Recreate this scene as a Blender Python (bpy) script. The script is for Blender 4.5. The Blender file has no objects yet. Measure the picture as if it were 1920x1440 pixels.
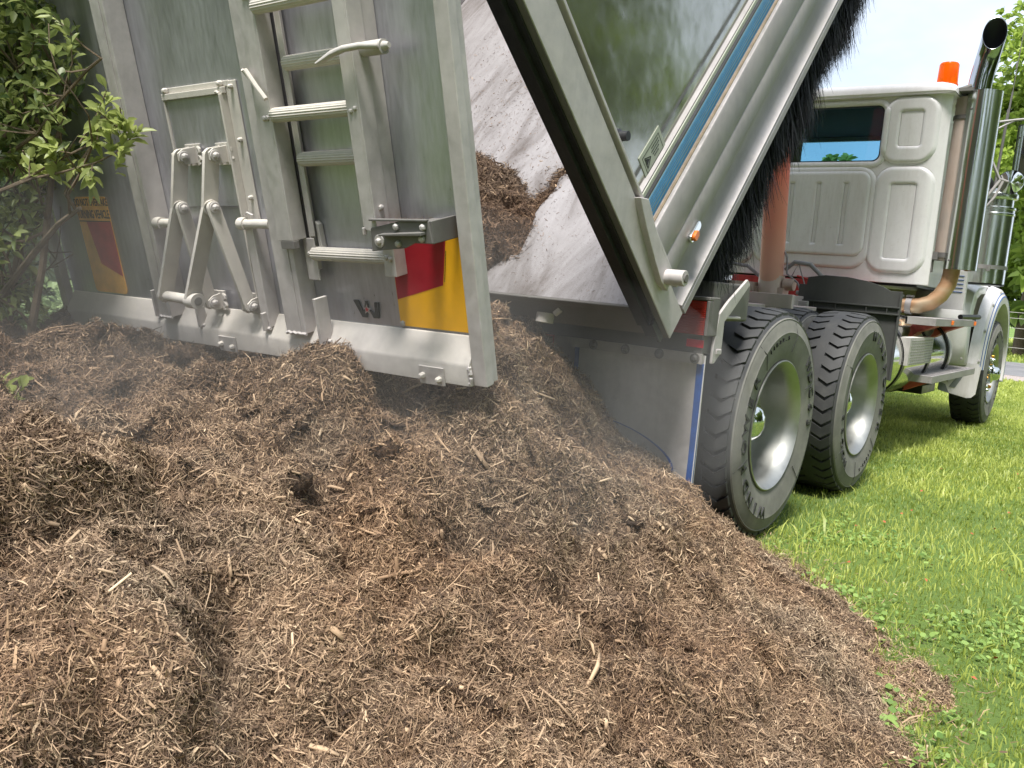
import bpy, bmesh, math, random
import numpy as np
from mathutils import Vector, Matrix
random.seed(7); np.random.seed(7)
PI = math.pi; R = math.radians
scene = bpy.context.scene
C = scene.collection

# ------------------------------------------------------------------ camera
cam_d = bpy.data.cameras.new('camera'); cam = bpy.data.objects.new('camera', cam_d); C.objects.link(cam)
cam.matrix_world = Matrix(((0.608789, 0.050740, -0.791708, -3.775907),
                           (-0.789028, 0.142536, -0.597593, -1.338415),
                           (0.082524, 0.988488, 0.126810, 1.102086), (0, 0, 0, 1)))
cam_d.sensor_width = 36; cam_d.lens = 29.973; cam_d.clip_start = 0.02; cam_d.clip_end = 3000
scene.camera = cam
CAM = Vector((-3.7759, -1.3384, 1.1021))

# ------------------------------------------------------------------ world and sun
SUN_EL, SUN_AZ = R(64), R(197)        # azimuth measured in the XY plane from +X towards +Y
world = bpy.data.worlds.new('World'); scene.world = world; world.use_nodes = True
wn, wl = world.node_tree.nodes, world.node_tree.links
wn.clear()
sky = wn.new('ShaderNodeTexSky'); sky.sky_type = 'NISHITA'; sky.sun_disc = False
sky.sun_elevation = SUN_EL; sky.sun_rotation = PI/2 - SUN_AZ; sky.air_density = 1.0; sky.dust_density = 1.5
tc = wn.new('ShaderNodeTexCoord')
mp = wn.new('ShaderNodeMapping'); mp.inputs['Scale'].default_value = (1.0, 1.0, 2.2)
nz = wn.new('ShaderNodeTexNoise'); nz.inputs['Scale'].default_value = 1.7; nz.inputs['Detail'].default_value = 6
nz.inputs['Roughness'].default_value = 0.55
rp = wn.new('ShaderNodeValToRGB'); rp.color_ramp.elements[0].position = 0.30; rp.color_ramp.elements[1].position = 0.62
rp.color_ramp.elements[0].color = (0.28, 0.28, 0.28, 1)
mx = wn.new('ShaderNodeMixRGB'); mx.inputs['Color2'].default_value = (7.9, 8.7, 9.9, 1)
bg = wn.new('ShaderNodeBackground'); bg.inputs['Strength'].default_value = 0.080
wo = wn.new('ShaderNodeOutputWorld')
wl.new(tc.outputs['Generated'], mp.inputs['Vector']); wl.new(mp.outputs['Vector'], nz.inputs['Vector'])
wl.new(nz.outputs['Fac'], rp.inputs['Fac']); wl.new(rp.outputs['Color'], mx.inputs['Fac'])
wl.new(sky.outputs['Color'], mx.inputs['Color1']); wl.new(mx.outputs['Color'], bg.inputs['Color'])
wl.new(bg.outputs['Background'], wo.inputs['Surface'])
sd = bpy.data.lights.new('sun', 'SUN'); sd.energy = 3.3; sd.angle = R(14); sd.color = (1, 0.965, 0.91)
sun = bpy.data.objects.new('sun', sd); C.objects.link(sun)
sv = Vector((math.cos(SUN_EL)*math.cos(SUN_AZ), math.cos(SUN_EL)*math.sin(SUN_AZ), math.sin(SUN_EL)))
sun.rotation_euler = sv.to_track_quat('Z', 'Y').to_euler(); sun.location = (0, 0, 12)
scene.view_settings.view_transform = 'Standard'; scene.view_settings.look = 'None'
scene.view_settings.exposure = 0.98; scene.view_settings.gamma = 1
scene.cycles.max_bounces = 7; scene.cycles.transparent_max_bounces = 8
scene.cycles.volume_bounces = 0; scene.cycles.volume_step_rate = 2.0
scene.cycles.sample_clamp_indirect = 6

# ------------------------------------------------------------------ materials
MATS = {}
class NT:
    """tiny node-graph helper"""
    def __init__(s, name):
        s.m = bpy.data.materials.new(name); s.m.use_nodes = True
        s.n, s.l = s.m.node_tree.nodes, s.m.node_tree.links
        s.b = s.n['Principled BSDF']; s.out = s.n['Material Output']
    def add(s, t, **kw):
        n = s.n.new(t)
        for k, v in kw.items():
            if k in n.inputs: n.inputs[k].default_value = v
            else: setattr(n, k, v)
        return n
    def coord(s, scale=(1, 1, 1), which='Object'):
        t = s.add('ShaderNodeTexCoord'); m = s.add('ShaderNodeMapping'); m.inputs['Scale'].default_value = scale
        s.l.new(t.outputs[which], m.inputs['Vector']); return m.outputs['Vector']
    def noise(s, scale, detail=4, rough=.6, vec=None, stretch=(1, 1, 1), dist=0):
        n = s.add('ShaderNodeTexNoise', Scale=scale, Detail=detail, Roughness=rough, Distortion=dist)
        s.l.new(vec or s.coord(stretch), n.inputs['Vector']); return n.outputs['Fac']
    def ramp(s, fac, stops):
        r = s.add('ShaderNodeValToRGB'); e = r.color_ramp.elements
        while len(e) < len(stops): e.new(0.5)
        for i, (p, c) in enumerate(stops):
            e[i].position = p; e[i].color = (c, c, c, 1) if isinstance(c, (int, float)) else (*c, 1)
        s.l.new(fac, r.inputs['Fac']); return r.outputs['Color']
    def mix(s, fac, a, b, mode='MIX'):
        m = s.add('ShaderNodeMixRGB', blend_type=mode)
        for k, v in (('Fac', fac), ('Color1', a), ('Color2', b)):
            if isinstance(v, bpy.types.NodeSocket): s.l.new(v, m.inputs[k])
            else: m.inputs[k].default_value = v if isinstance(v, (int, float)) else (*v, 1)
        return m.outputs['Color']
    def math(s, op, a, b):
        m = s.add('ShaderNodeMath', operation=op)
        for i, v in enumerate((a, b)):
            if isinstance(v, bpy.types.NodeSocket): s.l.new(v, m.inputs[i])
            else: m.inputs[i].default_value = v
        return m.outputs[0]
    def set(s, k, v):
        if isinstance(v, bpy.types.NodeSocket): s.l.new(v, s.b.inputs[k])
        else: s.b.inputs[k].default_value = (*v, 1) if isinstance(v, tuple) and len(v) == 3 else v
    def bump(s, h, strength=.3, dist=.01):
        b = s.add('ShaderNodeBump', Strength=strength, Distance=dist); s.l.new(h, b.inputs['Height'])
        s.l.new(b.outputs['Normal'], s.b.inputs['Normal'])

def simple(name, col, rough=.5, metal=0., var=.12, scale=8, bump=0.0, **kw):
    t = NT(name); n = t.noise(scale, 5)
    d = tuple(c*(1-var) for c in col); l = tuple(min(1, c*(1+var)) for c in col)
    t.set('Base Color', t.ramp(n, [(.3, d), (.7, l)])); t.set('Metallic', metal)
    t.set('Roughness', t.ramp(n, [(.3, max(0, rough-.06)), (.7, min(1, rough+.06))]))
    if bump: t.bump(t.noise(scale*6, 3), bump, .004)
    for k, v in kw.items(): t.set(k.replace('_', ' '), v)
    MATS[name] = t.m; return t.m

def alloy(name, base=.5, rough=.42, dust=.35, dustcol=(.36, .34, .29), metal=.9, stretch=(1, 1, 1), up=.5, tint=(1.05, .98, 1.0)):
    """worn aluminium: cloudy oxide patches, fine scratches, a layer of pale dust that lies where faces look up"""
    t = NT(name)
    a = t.noise(3.5, 6, .65, stretch=stretch); b = t.noise(30, 5, .7, stretch=stretch); c = t.noise(1.6, 4, .5)
    col = t.ramp(a, [(.25, tuple(base*.72*k for k in tint)), (.5, tuple(base*k for k in tint)), (.8, tuple(min(1, base*1.22)*k for k in tint))])
    col = t.mix(.35, col, t.ramp(b, [(.35, .55), (.62, 1.0)]), 'MULTIPLY')
    dr = t.noise(26, 3, .6, stretch=(1, 1, .06)); col = t.mix(.22, col, t.ramp(dr, [(.42, .75), (.5, 1.0), (.68, 1.0), (.74, 1.35)]), 'MULTIPLY')
    geo = t.add('ShaderNodeNewGeometry'); sep = t.add('ShaderNodeSeparateXYZ'); t.l.new(geo.outputs['Normal'], sep.inputs[0])
    upf = t.math('MULTIPLY', t.math('MAXIMUM', sep.outputs['Z'], 0.0), up)
    fac = t.math('ADD', t.math('MULTIPLY', t.ramp(c, [(.3, .25), (.75, 1.0)]), dust), upf)
    fac = t.math('MINIMUM', t.math('MULTIPLY', fac, t.ramp(b, [(.3, .8), (.6, 1.1)])), .95)
    t.set('Base Color', t.mix(fac, col, dustcol))
    t.set('Metallic', t.math('MULTIPLY', t.math('SUBTRACT', 1.0, fac), metal))
    t.set('Roughness', t.math('MINIMUM', t.math('ADD', t.math('MULTIPLY', fac, .5), t.ramp(b, [(.3, rough*.8), (.7, rough*1.25)])), .95))
    t.bump(b, .06, .003)
    MATS[name] = t.m; return t.m

ALU = alloy('gate_sheet', .50, .26, .32, dustcol=(.42, .42, .455), stretch=(1, 2.5, .35), up=.1, tint=(1.0, .98, 1.10), metal=.85)
FRAME = alloy('dusty_alloy', .50, .48, .5, (.54, .51, .46), .6)
FRAMEG = alloy('greenish_alloy', .50, .48, .5, (.57, .53, .49), .5, up=.3)
DUSTY = alloy('dust_covered', .5, .6, .8, (.60, .56, .49), .4)
BEAM = alloy('dark_steel_beam', .17, .55, .6, (.17, .165, .135), .4, up=.2)
SILL = alloy('sill_alloy', .36, .45, .55, (.30, .285, .26), .6, up=.1)
FLAPM = alloy('mudflap_alloy', .62, .42, .6, (.58, .56, .49), .5)
t = NT('polished_side'); a = t.noise(2.2, 6, .6, dist=.6); b = t.noise(14, 5, .6)
t.set('Base Color', t.ramp(a, [(.3, (.31, .31, .27)), (.55, (.40, .40, .36)), (.8, (.54, .54, .50))])); t.set('Metallic', .86)
t.set('Roughness', t.ramp(b, [(.3, .09), (.6, .16), (.8, .3)])); t.bump(t.noise(3, 3), .12, .02); POL = t.m
t = NT('chrome'); a = t.noise(9, 3)
t.set('Base Color', (.66, .68, .66)); t.set('Metallic', 1.0); t.set('Roughness', t.ramp(a, [(.3, .07), (.8, .16)])); t.bump(t.noise(2.2, 2), .05, .02); CHROME = t.m
t = NT('wheel_alloy'); a = t.noise(7, 5)
t.set('Base Color', t.ramp(a, [(.3, (.34, .34, .32)), (.7, (.48, .48, .455))])); t.set('Metallic', .95); t.set('Roughness', t.ramp(a, [(.3, .36), (.75, .55)])); RIM = t.m
t = NT('white_paint'); a = t.noise(1.4, 5); b = t.noise(35, 4)
t.set('Base Color', t.mix(.5, t.ramp(a, [(.3, (.73, .70, .71)), (.7, (.80, .78, .785))]), t.ramp(b, [(.25, .9), (.5, 1.0)]), 'MULTIPLY'))
g1 = t.noise(2.6, 6, .7, stretch=(1, 1, .35)); g2 = t.noise(38, 4, .7, stretch=(1, 1, .12)); g3 = t.noise(70, 2, .5)
gr = t.math('MULTIPLY', t.ramp(g1, [(.42, 0.0), (.75, .55)]), t.ramp(g2, [(.35, .3), (.6, 1.0)])); gr = t.math('ADD', gr, t.ramp(g3, [(.72, 0.0), (.75, .5)]))
t.set('Base Color', t.mix(gr, t.b.inputs['Base Color'].links[0].from_socket, (.40, .36, .31)))
t.set('Roughness', t.ramp(a, [(.3, .28), (.7, .42)])); t.set('Coat Weight', .3); t.set('Coat Roughness', .12); WHITE = t.m
t = NT('rubber'); a = t.noise(6, 6, .7); b = t.noise(60, 3)
t.set('Base Color', t.ramp(a, [(.25, (.022, .023, .026)), (.55, (.05, .05, .05)), (.8, (.10, .098, .09))]))
t.set('Roughness', t.ramp(a, [(.3, .55), (.7, .85)])); t.bump(b, .15, .002); RUBBER = t.m
t = NT('dusty_sidewall'); a = t.noise(5, 6, .7); b = t.noise(50, 3)
t.set('Base Color', t.ramp(a, [(.2, (.10, .098, .088)), (.5, (.17, .165, .148)), (.8, (.25, .24, .21))]))
t.set('Roughness', .82); t.bump(b, .12, .002); SIDEW = t.m
BLACKR = simple('black_rubber', (.018, .019, .022), .5, var=.4, scale=20, bump=.2)
LETTER = simple('raised_lettering', (.016, .016, .017), .6)
FURM = simple('black_bristle', (.008, .009, .013), .6, var=.5, scale=30)
YEL = simple('marker_yellow', (.80, .40, .012), .35, var=.14, scale=6); YELD = simple('faded_yellow', (.85, .45, .10), .6, var=.2, scale=12)
REDM = simple('marker_red', (.33, .008, .022), .35, var=.2, scale=6); REDD = simple('faded_red', (.50, .08, .08), .6, var=.25, scale=12)
INK = simple('black_ink', (.015, .015, .015), .5)
REDP = simple('red_frame_paint', (.42, .035, .035), .5, var=.3, scale=10)
PINK = alloy('dusty_pink_deck', .5, .6, .75, (.55, .42, .38), .3)
t = NT('ram_paint'); a = t.noise(4, 5); tcz = t.add('ShaderNodeNewGeometry'); sp = t.add('ShaderNodeSeparateXYZ'); t.l.new(tcz.outputs['Position'], sp.inputs[0])
mr = t.add('ShaderNodeMapRange'); mr.inputs['From Min'].default_value = 1.15; mr.inputs['From Max'].default_value = 2.1; t.l.new(sp.outputs['Z'], mr.inputs['Value'])
t.set('Base Color', t.mix(t.math('MULTIPLY', mr.outputs[0], t.ramp(a, [(.3, .8), (.7, 1.0)])), (.62, .38, .28), (.86, .17, .14))); t.set('Roughness', .5); RAM = t.m
BLUE = simple('blue_stripe', (.025, .22, .46), .35, var=.2, scale=30); BLUED = simple('blue_edge', (.02, .09, .33), .4, var=.2, scale=30)
TAN = simple('rusty_tan', (.36, .27, .18), .7, var=.3, scale=20)
CREAM = simple('pale_cream', (.38, .40, .33), .5, var=.06)
DGREEN = alloy('dark_guard', .07, .55, .5, (.075, .085, .075), .25, up=.3)
BLACK = simple('black_plastic', (.012, .012, .013), .35, var=.3)
INTER = simple('cab_interior', (.09, .10, .11), .8)
t = NT('pipe_steel'); a = t.noise(3, 5, .6, stretch=(3, 3, 1)); t.set('Base Color', t.ramp(a, [(.25, (.50, .38, .31)), (.55, (.58, .48, .42)), (.8, (.45, .40, .36))])); t.set('Metallic', .35); t.set('Roughness', .5); PIPE = t.m
t = NT('heated_steel'); a = t.noise(4, 5, .6, dist=.7); t.set('Base Color', t.ramp(a, [(.25, (.34, .12, .06)), (.5, (.46, .28, .16)), (.75, (.50, .40, .28))])); t.set('Metallic', .5); t.set('Roughness', .45); ELBOW = t.m
t = NT('red_lens'); a = t.noise(5, 2); t.set('Base Color', (.30, .03, .02)); t.set('Roughness', .15); t.set('Coat Weight', .6)
wv = t.add('ShaderNodeTexWave', Scale=40.0); wv.bands_direction = 'Z'; t.l.new(t.coord(), wv.inputs['Vector']); t.bump(wv.outputs['Fac'], .4, .004); LENS = t.m
t = NT('reflector'); t.set('Base Color', (.65, .004, .03)); t.set('Roughness', .3); t.set('Emission Color', (1, 0, .03, 1)); REFL = t.m
t = NT('beacon_lens'); t.set('Base Color', (1.0, .16, .005)); t.set('Roughness', .15); t.set('Transmission Weight', .55); t.set('IOR', 1.2); BEAC = t.m
AMBER = simple('amber_lens', (.75, .18, .03), .3); BRASS = simple('gold_nut', (.7, .33, .05), .3, metal=.8)
t = NT('tinted_glass'); t.n.remove(t.b)
tr = t.add('ShaderNodeBsdfTransparent'); tr.inputs[0].default_value = (.56, .75, .84, 1); gl = t.add('ShaderNodeBsdfGlossy', Roughness=.03); gl.inputs[0].default_value = (.8, .9, 1, 1)
fr = t.add('ShaderNodeFresnel', IOR=1.5); ms = t.add('ShaderNodeMixShader'); t.l.new(fr.outputs[0], ms.inputs[0]); t.l.new(tr.outputs[0], ms.inputs[1]); t.l.new(gl.outputs[0], ms.inputs[2]); t.l.new(ms.outputs[0], t.out.inputs[0]); GLASS = t.m
t = NT('mirror_glass'); t.set('Base Color', (.8, .8, .8)); t.set('Metallic', 1.0); t.set('Roughness', .02); MIRR = t.m
# tipper floor: white-dusted wet aluminium with bark crumbs stuck on it
t = NT('tray_floor'); v = t.coord((1, 1, 1)); a = t.noise(90, 5, .7, stretch=(1, 1, .45)); b = t.noise(5, 6, .65, vec=t.coord((.35, 1.2, .35)), dist=.6); c = t.noise(260, 3, .8, stretch=(1, 1, .4))
base = t.ramp(b, [(.3, (.14, .12, .11)), (.5, (.31, .29, .29)), (.75, (.43, .41, .415))])
crumbs = t.ramp(t.math('ADD', t.math('MULTIPLY', a, .6), t.math('MULTIPLY', c, .45)), [(.40, 1.0), (.455, 0.0)])
base2 = t.mix(t.math('MULTIPLY', crumbs, t.ramp(b, [(.35, 1.0), (.7, .35)])), base, (.10, .065, .05))
t.set('Base Color', base2); t.set('Roughness', .5); t.set('Metallic', .3); t.bump(a, .15, .006); FLOORM = t.m
BARK = simple('bark', (.15, .11, .075), .9, var=.4, scale=25, bump=.5)

def leafmat(name, dark, light, trans=.25, attr=True):
    t = NT(name); at = t.add('ShaderNodeAttribute', attribute_name='tone')
    t.set('Base Color', t.ramp(at.outputs['Fac'], [(0, dark), (1, light)])); t.set('Roughness', .42)
    t.b.inputs['Specular IOR Level'].default_value = .4
    tl = t.add('ShaderNodeBsdfTranslucent'); t.l.new(t.ramp(at.outputs['Fac'], [(0, tuple(c*1.2 for c in dark)), (1, tuple(min(1, c*1.5) for c in light))]), tl.inputs[0])
    ms = t.add('ShaderNodeMixShader'); ms.inputs[0].default_value = trans
    t.l.new(t.b.outputs[0], ms.inputs[1]); t.l.new(tl.outputs[0], ms.inputs[2]); t.l.new(ms.outputs[0], t.out.inputs[0])
    return t.m
LEAF = leafmat('shrub_leaf', (.05, .085, .03), (.38, .43, .14), .38)
LEAFP = leafmat('pale_leaf', (.10, .17, .07), (.34, .44, .20), .3)
CLOV = leafmat('clover_leaf', (.09, .18, .04), (.36, .50, .14), .35)
TREEL = leafmat('tree_leaf', (.05, .10, .03), (.36, .46, .09), .4)
GRASSM = leafmat('grass_blade', (.20, .27, .04), (.64, .68, .19), .45)
t = NT('mulch_strand'); at = t.add('ShaderNodeAttribute', attribute_name='tone')
t.set('Base Color', t.ramp(at.outputs['Fac'], [(0, (.046, .029, .019)), (.25, (.135, .090, .059)), (.5, (.275, .195, .128)), (.78, (.46, .345, .23)), (1, (.70, .56, .39))]))
t.set('Roughness', .85); MULCH = t.m
for _n in [x for x in t.n if x.type == 'VALTORGB']:
    _m = t.mix(t.ramp(t.noise(2.2, 5, .6), [(.35, 0.0), (.65, 1.0)]), _n.outputs['Color'], t.mix(1.0, _n.outputs['Color'], (1.02, .89, .79), 'MULTIPLY')); t.set('Base Color', _m); break
t = NT('mulch_base'); b = t.noise(2.2, 5); f1 = t.noise(95, 6, .8, stretch=(1, .35, .6), dist=1.2); f2 = t.noise(80, 6, .8, stretch=(.3, 1, .7), dist=1.0); f3 = t.noise(14, 4)
fib = t.math('MAXIMUM', f1, f2)
col = t.ramp(fib, [(.42, (.035, .021, .014)), (.54, (.13, .085, .056)), (.62, (.29, .20, .135)), (.72, (.46, .34, .23))])
col = t.mix(t.ramp(b, [(.35, 0.0), (.65, .8)]), col, t.mix(1.0, col, (.95, .78, .66), 'MULTIPLY')); col = t.mix(.5, col, t.ramp(f3, [(.35, .45), (.6, 1.0)]), 'MULTIPLY')
t.set('Base Color', col); t.set('Roughness', .95); t.bump(fib, 1.0, .02); MULCHB = t.m

# ------------------------------------------------------------------ mesh builder
class MB:
    def __init__(s, M=None): s.v = []; s.f = []; s.mi = []; s.M = M; s.k = 0
    def mat(s, k): s.k = k; return s
    def add(s, vs, fs, k=None):
        o = len(s.v); s.v += [tuple(v) for v in vs]
        for f in fs: s.f.append(tuple(i+o for i in f)); s.mi.append(s.k if k is None else k)
        return s
    def box(s, x0, x1, y0, y1, z0, z1, M=None):
        p = [Vector((x, y, z)) for z in (z0, z1) for y in (y0, y1) for x in (x0, x1)]
        if M: p = [M @ q for q in p]
        return s.add(p, [(0, 2, 3, 1), (4, 5, 7, 6), (0, 1, 5, 4), (2, 6, 7, 3), (0, 4, 6, 2), (1, 3, 7, 5)])
    def prism(s, poly, ext):
        n = len(poly); e = Vector(ext); a = [Vector(p) for p in poly]
        return s.add(a+[p+e for p in a], [tuple(range(n))[::-1], tuple(range(n, 2*n))]+[(i, (i+1) % n, n+(i+1) % n, n+i) for i in range(n)])
    def tube(s, pts, r, n=10, cap=True, r1=None):
        pts = [Vector(p) for p in pts]; vs = []; up = None
        for i, p in enumerate(pts):
            d = (pts[min(i+1, len(pts)-1)]-pts[max(i-1, 0)]).normalized()
            if up is None: up = d.orthogonal().normalized()
            up = (up-d*up.dot(d)).normalized(); w = d.cross(up)
            rr = r[i] if isinstance(r, (list, tuple)) else (r if r1 is None else r+(r1-r)*i/(len(pts)-1))
            for j in range(n):
                a = 2*PI*j/n; vs.append(p+up*math.cos(a)*rr+w*math.sin(a)*rr)
        fs = [(i*n+j, i*n+(j+1) % n, (i+1)*n+(j+1) % n, (i+1)*n+j) for i in range(len(pts)-1) for j in range(n)]
        if cap: fs += [tuple(range(n))[::-1], tuple(range((len(pts)-1)*n, len(pts)*n))]
        return s.add(vs, fs)
    def lathe(s, prof, c, ax=(0, 1, 0), n=48, close=False, ks=None):
        """prof: (radius, offset along ax)"""
        ax = Vector(ax).normalized(); c = Vector(c); e1 = Vector((0, 0, 1)) if abs(ax.z) < .9 else Vector((1, 0, 0))
        e1 = (e1-ax*e1.dot(ax)).normalized(); e2 = ax.cross(e1); vs = []; m = len(prof)
        for r, o in prof:
            for j in range(n):
                a = 2*PI*j/n; vs.append(c+ax*o+(e1*math.cos(a)+e2*math.sin(a))*r)
        o = len(s.v); s.v += [tuple(v) for v in vs]
        for i in range(m if close else m-1):
            i2 = (i+1) % m
            for j in range(n):
                s.f.append((o+i*n+j, o+i*n+(j+1) % n, o+i2*n+(j+1) % n, o+i2*n+j)); s.mi.append(ks[i] if ks else s.k)
        return s
    def bolt(s, p, nrm, r=.009, h=.008):
        p = Vector(p); nrm = Vector(nrm).normalized()
        s.lathe([(0.0001, h), (r*.55, h), (r, h*.6), (r, 0)], p, nrm, 6)
        return s
    def text(s, txt, M, size=.1, extrude=.001, align='CENTER', k=None, xs=1.0):
        cu = bpy.data.curves.new('txt', 'FONT'); cu.body = txt; cu.size = size; cu.extrude = extrude; cu.align_x = align; cu.align_y = 'CENTER'; cu.resolution_u = 2
        cu.offset = size*.012
        o = bpy.data.objects.new('txt', cu); C.objects.link(o); bpy.context.view_layer.update()
        me = bpy.data.meshes.new_from_object(o.evaluated_get(bpy.context.evaluated_depsgraph_get()))
        s.add([M @ Vector((v.co.x*xs, v.co.y, v.co.z)) for v in me.vertices], [tuple(p.vertices) for p in me.polygons], k)
        bpy.data.objects.remove(o); bpy.data.curves.remove(cu); bpy.data.meshes.remove(me)
        return s
    def build(s, name, mats, parent=None, smooth=False, bevel=0.0, seg=2):
        me = bpy.data.meshes.new(name)
        vs = s.v
        if s.M is not None: vs = [tuple(s.M @ Vector(v)) for v in vs]
        me.from_pydata(vs, [], s.f)
        for m in (mats if isinstance(mats, (list, tuple)) else [mats]): me.materials.append(m)
        me.polygons.foreach_set('material_index', s.mi)
        if smooth: me.polygons.foreach_set('use_smooth', [True]*len(s.f))
        bm = bmesh.new(); bm.from_mesh(me); bmesh.ops.recalc_face_normals(bm, faces=bm.faces); bm.to_mesh(me); bm.free()
        me.update(); o = bpy.data.objects.new(name, me); C.objects.link(o)
        if parent: o.parent = parent
        if smooth == 'auto':
            try: me.set_sharp_from_angle(angle=R(38))
            except Exception: pass
        if bevel:
            b = o.modifiers.new('bevel', 'BEVEL'); b.width = bevel; b.segments = seg; b.limit_method = 'ANGLE'; b.angle_limit = R(35)
            me.polygons.foreach_set('use_smooth', [True]*len(s.f))
            b.harden_normals = True
            try: me.set_sharp_from_angle(angle=R(35))
            except Exception: pass
        return o
def tag(o, label=None, cat=None, group=None, kind=None):
    if label: o['label'] = label
    if cat: o['category'] = cat
    if group: o['group'] = group
    if kind: o['kind'] = kind
    return o
def empty(name, loc=(0, 0, 0)):
    o = bpy.data.objects.new(name, None); o.empty_display_size = .2; o.location = loc; C.objects.link(o); return o
def rrect(x0, x1, y0, y1, r, n=5):
    out = []
    for cx, cy, a in ((x1-r, y1-r, 0), (x0+r, y1-r, 90), (x0+r, y0+r, 180), (x1-r, y0+r, 270)):
        for i in range(n+1): b = R(a+90*i/n); out.append((cx+r*math.cos(b), cy+r*math.sin(b)))
    return out
def np_mesh(name, V, F, mats, tone=None, mi=None, smooth=False, parent=None):
    """V (n,3) array, F (m,k) array of k-gons"""
    me = bpy.data.meshes.new(name); V = np.asarray(V, np.float32); F = np.asarray(F, np.int32); k = F.shape[1]
    me.vertices.add(len(V)); me.vertices.foreach_set('co', V.ravel())
    me.loops.add(F.size); me.loops.foreach_set('vertex_index', F.ravel())
    me.polygons.add(len(F)); me.polygons.foreach_set('loop_start', np.arange(0, F.size, k, dtype=np.int32))
    me.polygons.foreach_set('loop_total', np.full(len(F), k, np.int32))
    for m in (mats if isinstance(mats, (list, tuple)) else [mats]): me.materials.append(m)
    if mi is not None: me.polygons.foreach_set('material_index', np.asarray(mi, np.int32))
    if smooth: me.polygons.foreach_set('use_smooth', np.ones(len(F), bool))
    if tone is not None:
        a = me.attributes.new('tone', 'FLOAT', 'POINT'); a.data.foreach_set('value', np.asarray(tone, np.float32))
    me.update(calc_edges=True); me.validate()
    o = bpy.data.objects.new(name, me); C.objects.link(o)
    if parent: o.parent = parent
    return o
def unit(a): return a/np.maximum(np.linalg.norm(a, axis=-1, keepdims=True), 1e-9)
def vnoise(x, y, scale, seed):
    """smooth value noise on a plane, -1..1"""
    rs = np.random.RandomState(seed); g = rs.rand(256, 256)*2-1
    u, v = x/scale+1000.3, y/scale+1000.7
    i, j = np.floor(u).astype(int), np.floor(v).astype(int); fu, fv = u-i, v-j
    fu = fu*fu*(3-2*fu); fv = fv*fv*(3-2*fv); i %= 256; j %= 256; i1 = (i+1) % 256; j1 = (j+1) % 256
    return (g[i, j]*(1-fu)+g[i1, j]*fu)*(1-fv)+(g[i, j1]*(1-fu)+g[i1, j1]*fu)*fv

# ------------------------------------------------------------------ ground, road
t = NT('lawn_soil'); a = t.noise(.6, 5); b = t.noise(25, 6, .7); c = t.noise(220, 3, .7)
col = t.mix(t.ramp(a, [(.35, 0.0), (.65, 1.0)]), (.12, .20, .035), (.18, .28, .05))
col = t.mix(t.ramp(b, [(.4, 0.0), (.75, .6)]), col, (.19, .29, .06)); col = t.mix(.6, col, t.ramp(c, [(.3, .35), (.6, 1.0)]), 'MULTIPLY')
t.set('Base Color', col); t.set('Roughness', .9); t.bump(c, .8, .02); LAWN = t.m
t = NT('asphalt'); a = t.noise(160, 4, .7); b = t.noise(1.2, 3)
t.set('Base Color', t.mix(.6, t.ramp(b, [(.3, (.16, .16, .17)), (.7, (.24, .235, .24))]), t.ramp(a, [(.35, .6), (.65, 1.2)]), 'MULTIPLY')); t.set('Roughness', .8); ROADM = t.m
t = NT('gravel_verge'); a = t.noise(60, 5, .8)
t.set('Base Color', t.ramp(a, [(.35, (.22, .18, .17)), (.6, (.50, .43, .40))])); t.set('Roughness', .9); t.bump(a, .8, .02); GRAV = t.m
def sheet(name, x0, x1, y0, y1, z, m, nx=60, ny=60, kind='structure'):
    X, Y = np.meshgrid(np.linspace(x0, x1, nx), np.linspace(y0, y1, ny), indexing='ij'); Z = np.full_like(X, z)
    idx = np.arange(nx*ny).reshape(nx, ny)
    F = np.stack([idx[:-1, :-1], idx[1:, :-1], idx[1:, 1:], idx[:-1, 1:]], -1).reshape(-1, 4)
    return tag(np_mesh(name, np.stack([X, Y, Z], -1).reshape(-1, 3), F, m), kind=kind)
sheet('ground', -600, 900, -700, 700, 0.0, LAWN, 4, 4)
sheet('road', 14.6, 20.0, -80, 80, .008, ROADM, 4, 4)
sheet('gravel', 12.6, 14.6, -80, 80, .004, GRAV, 4, 4)

# ================================================================== the tipper truck
truck = tag(empty('tipper_truck'), 'white-cabbed tipper truck with raised alloy tray and hanging tailgate, tipping bark mulch', 'truck')
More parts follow.
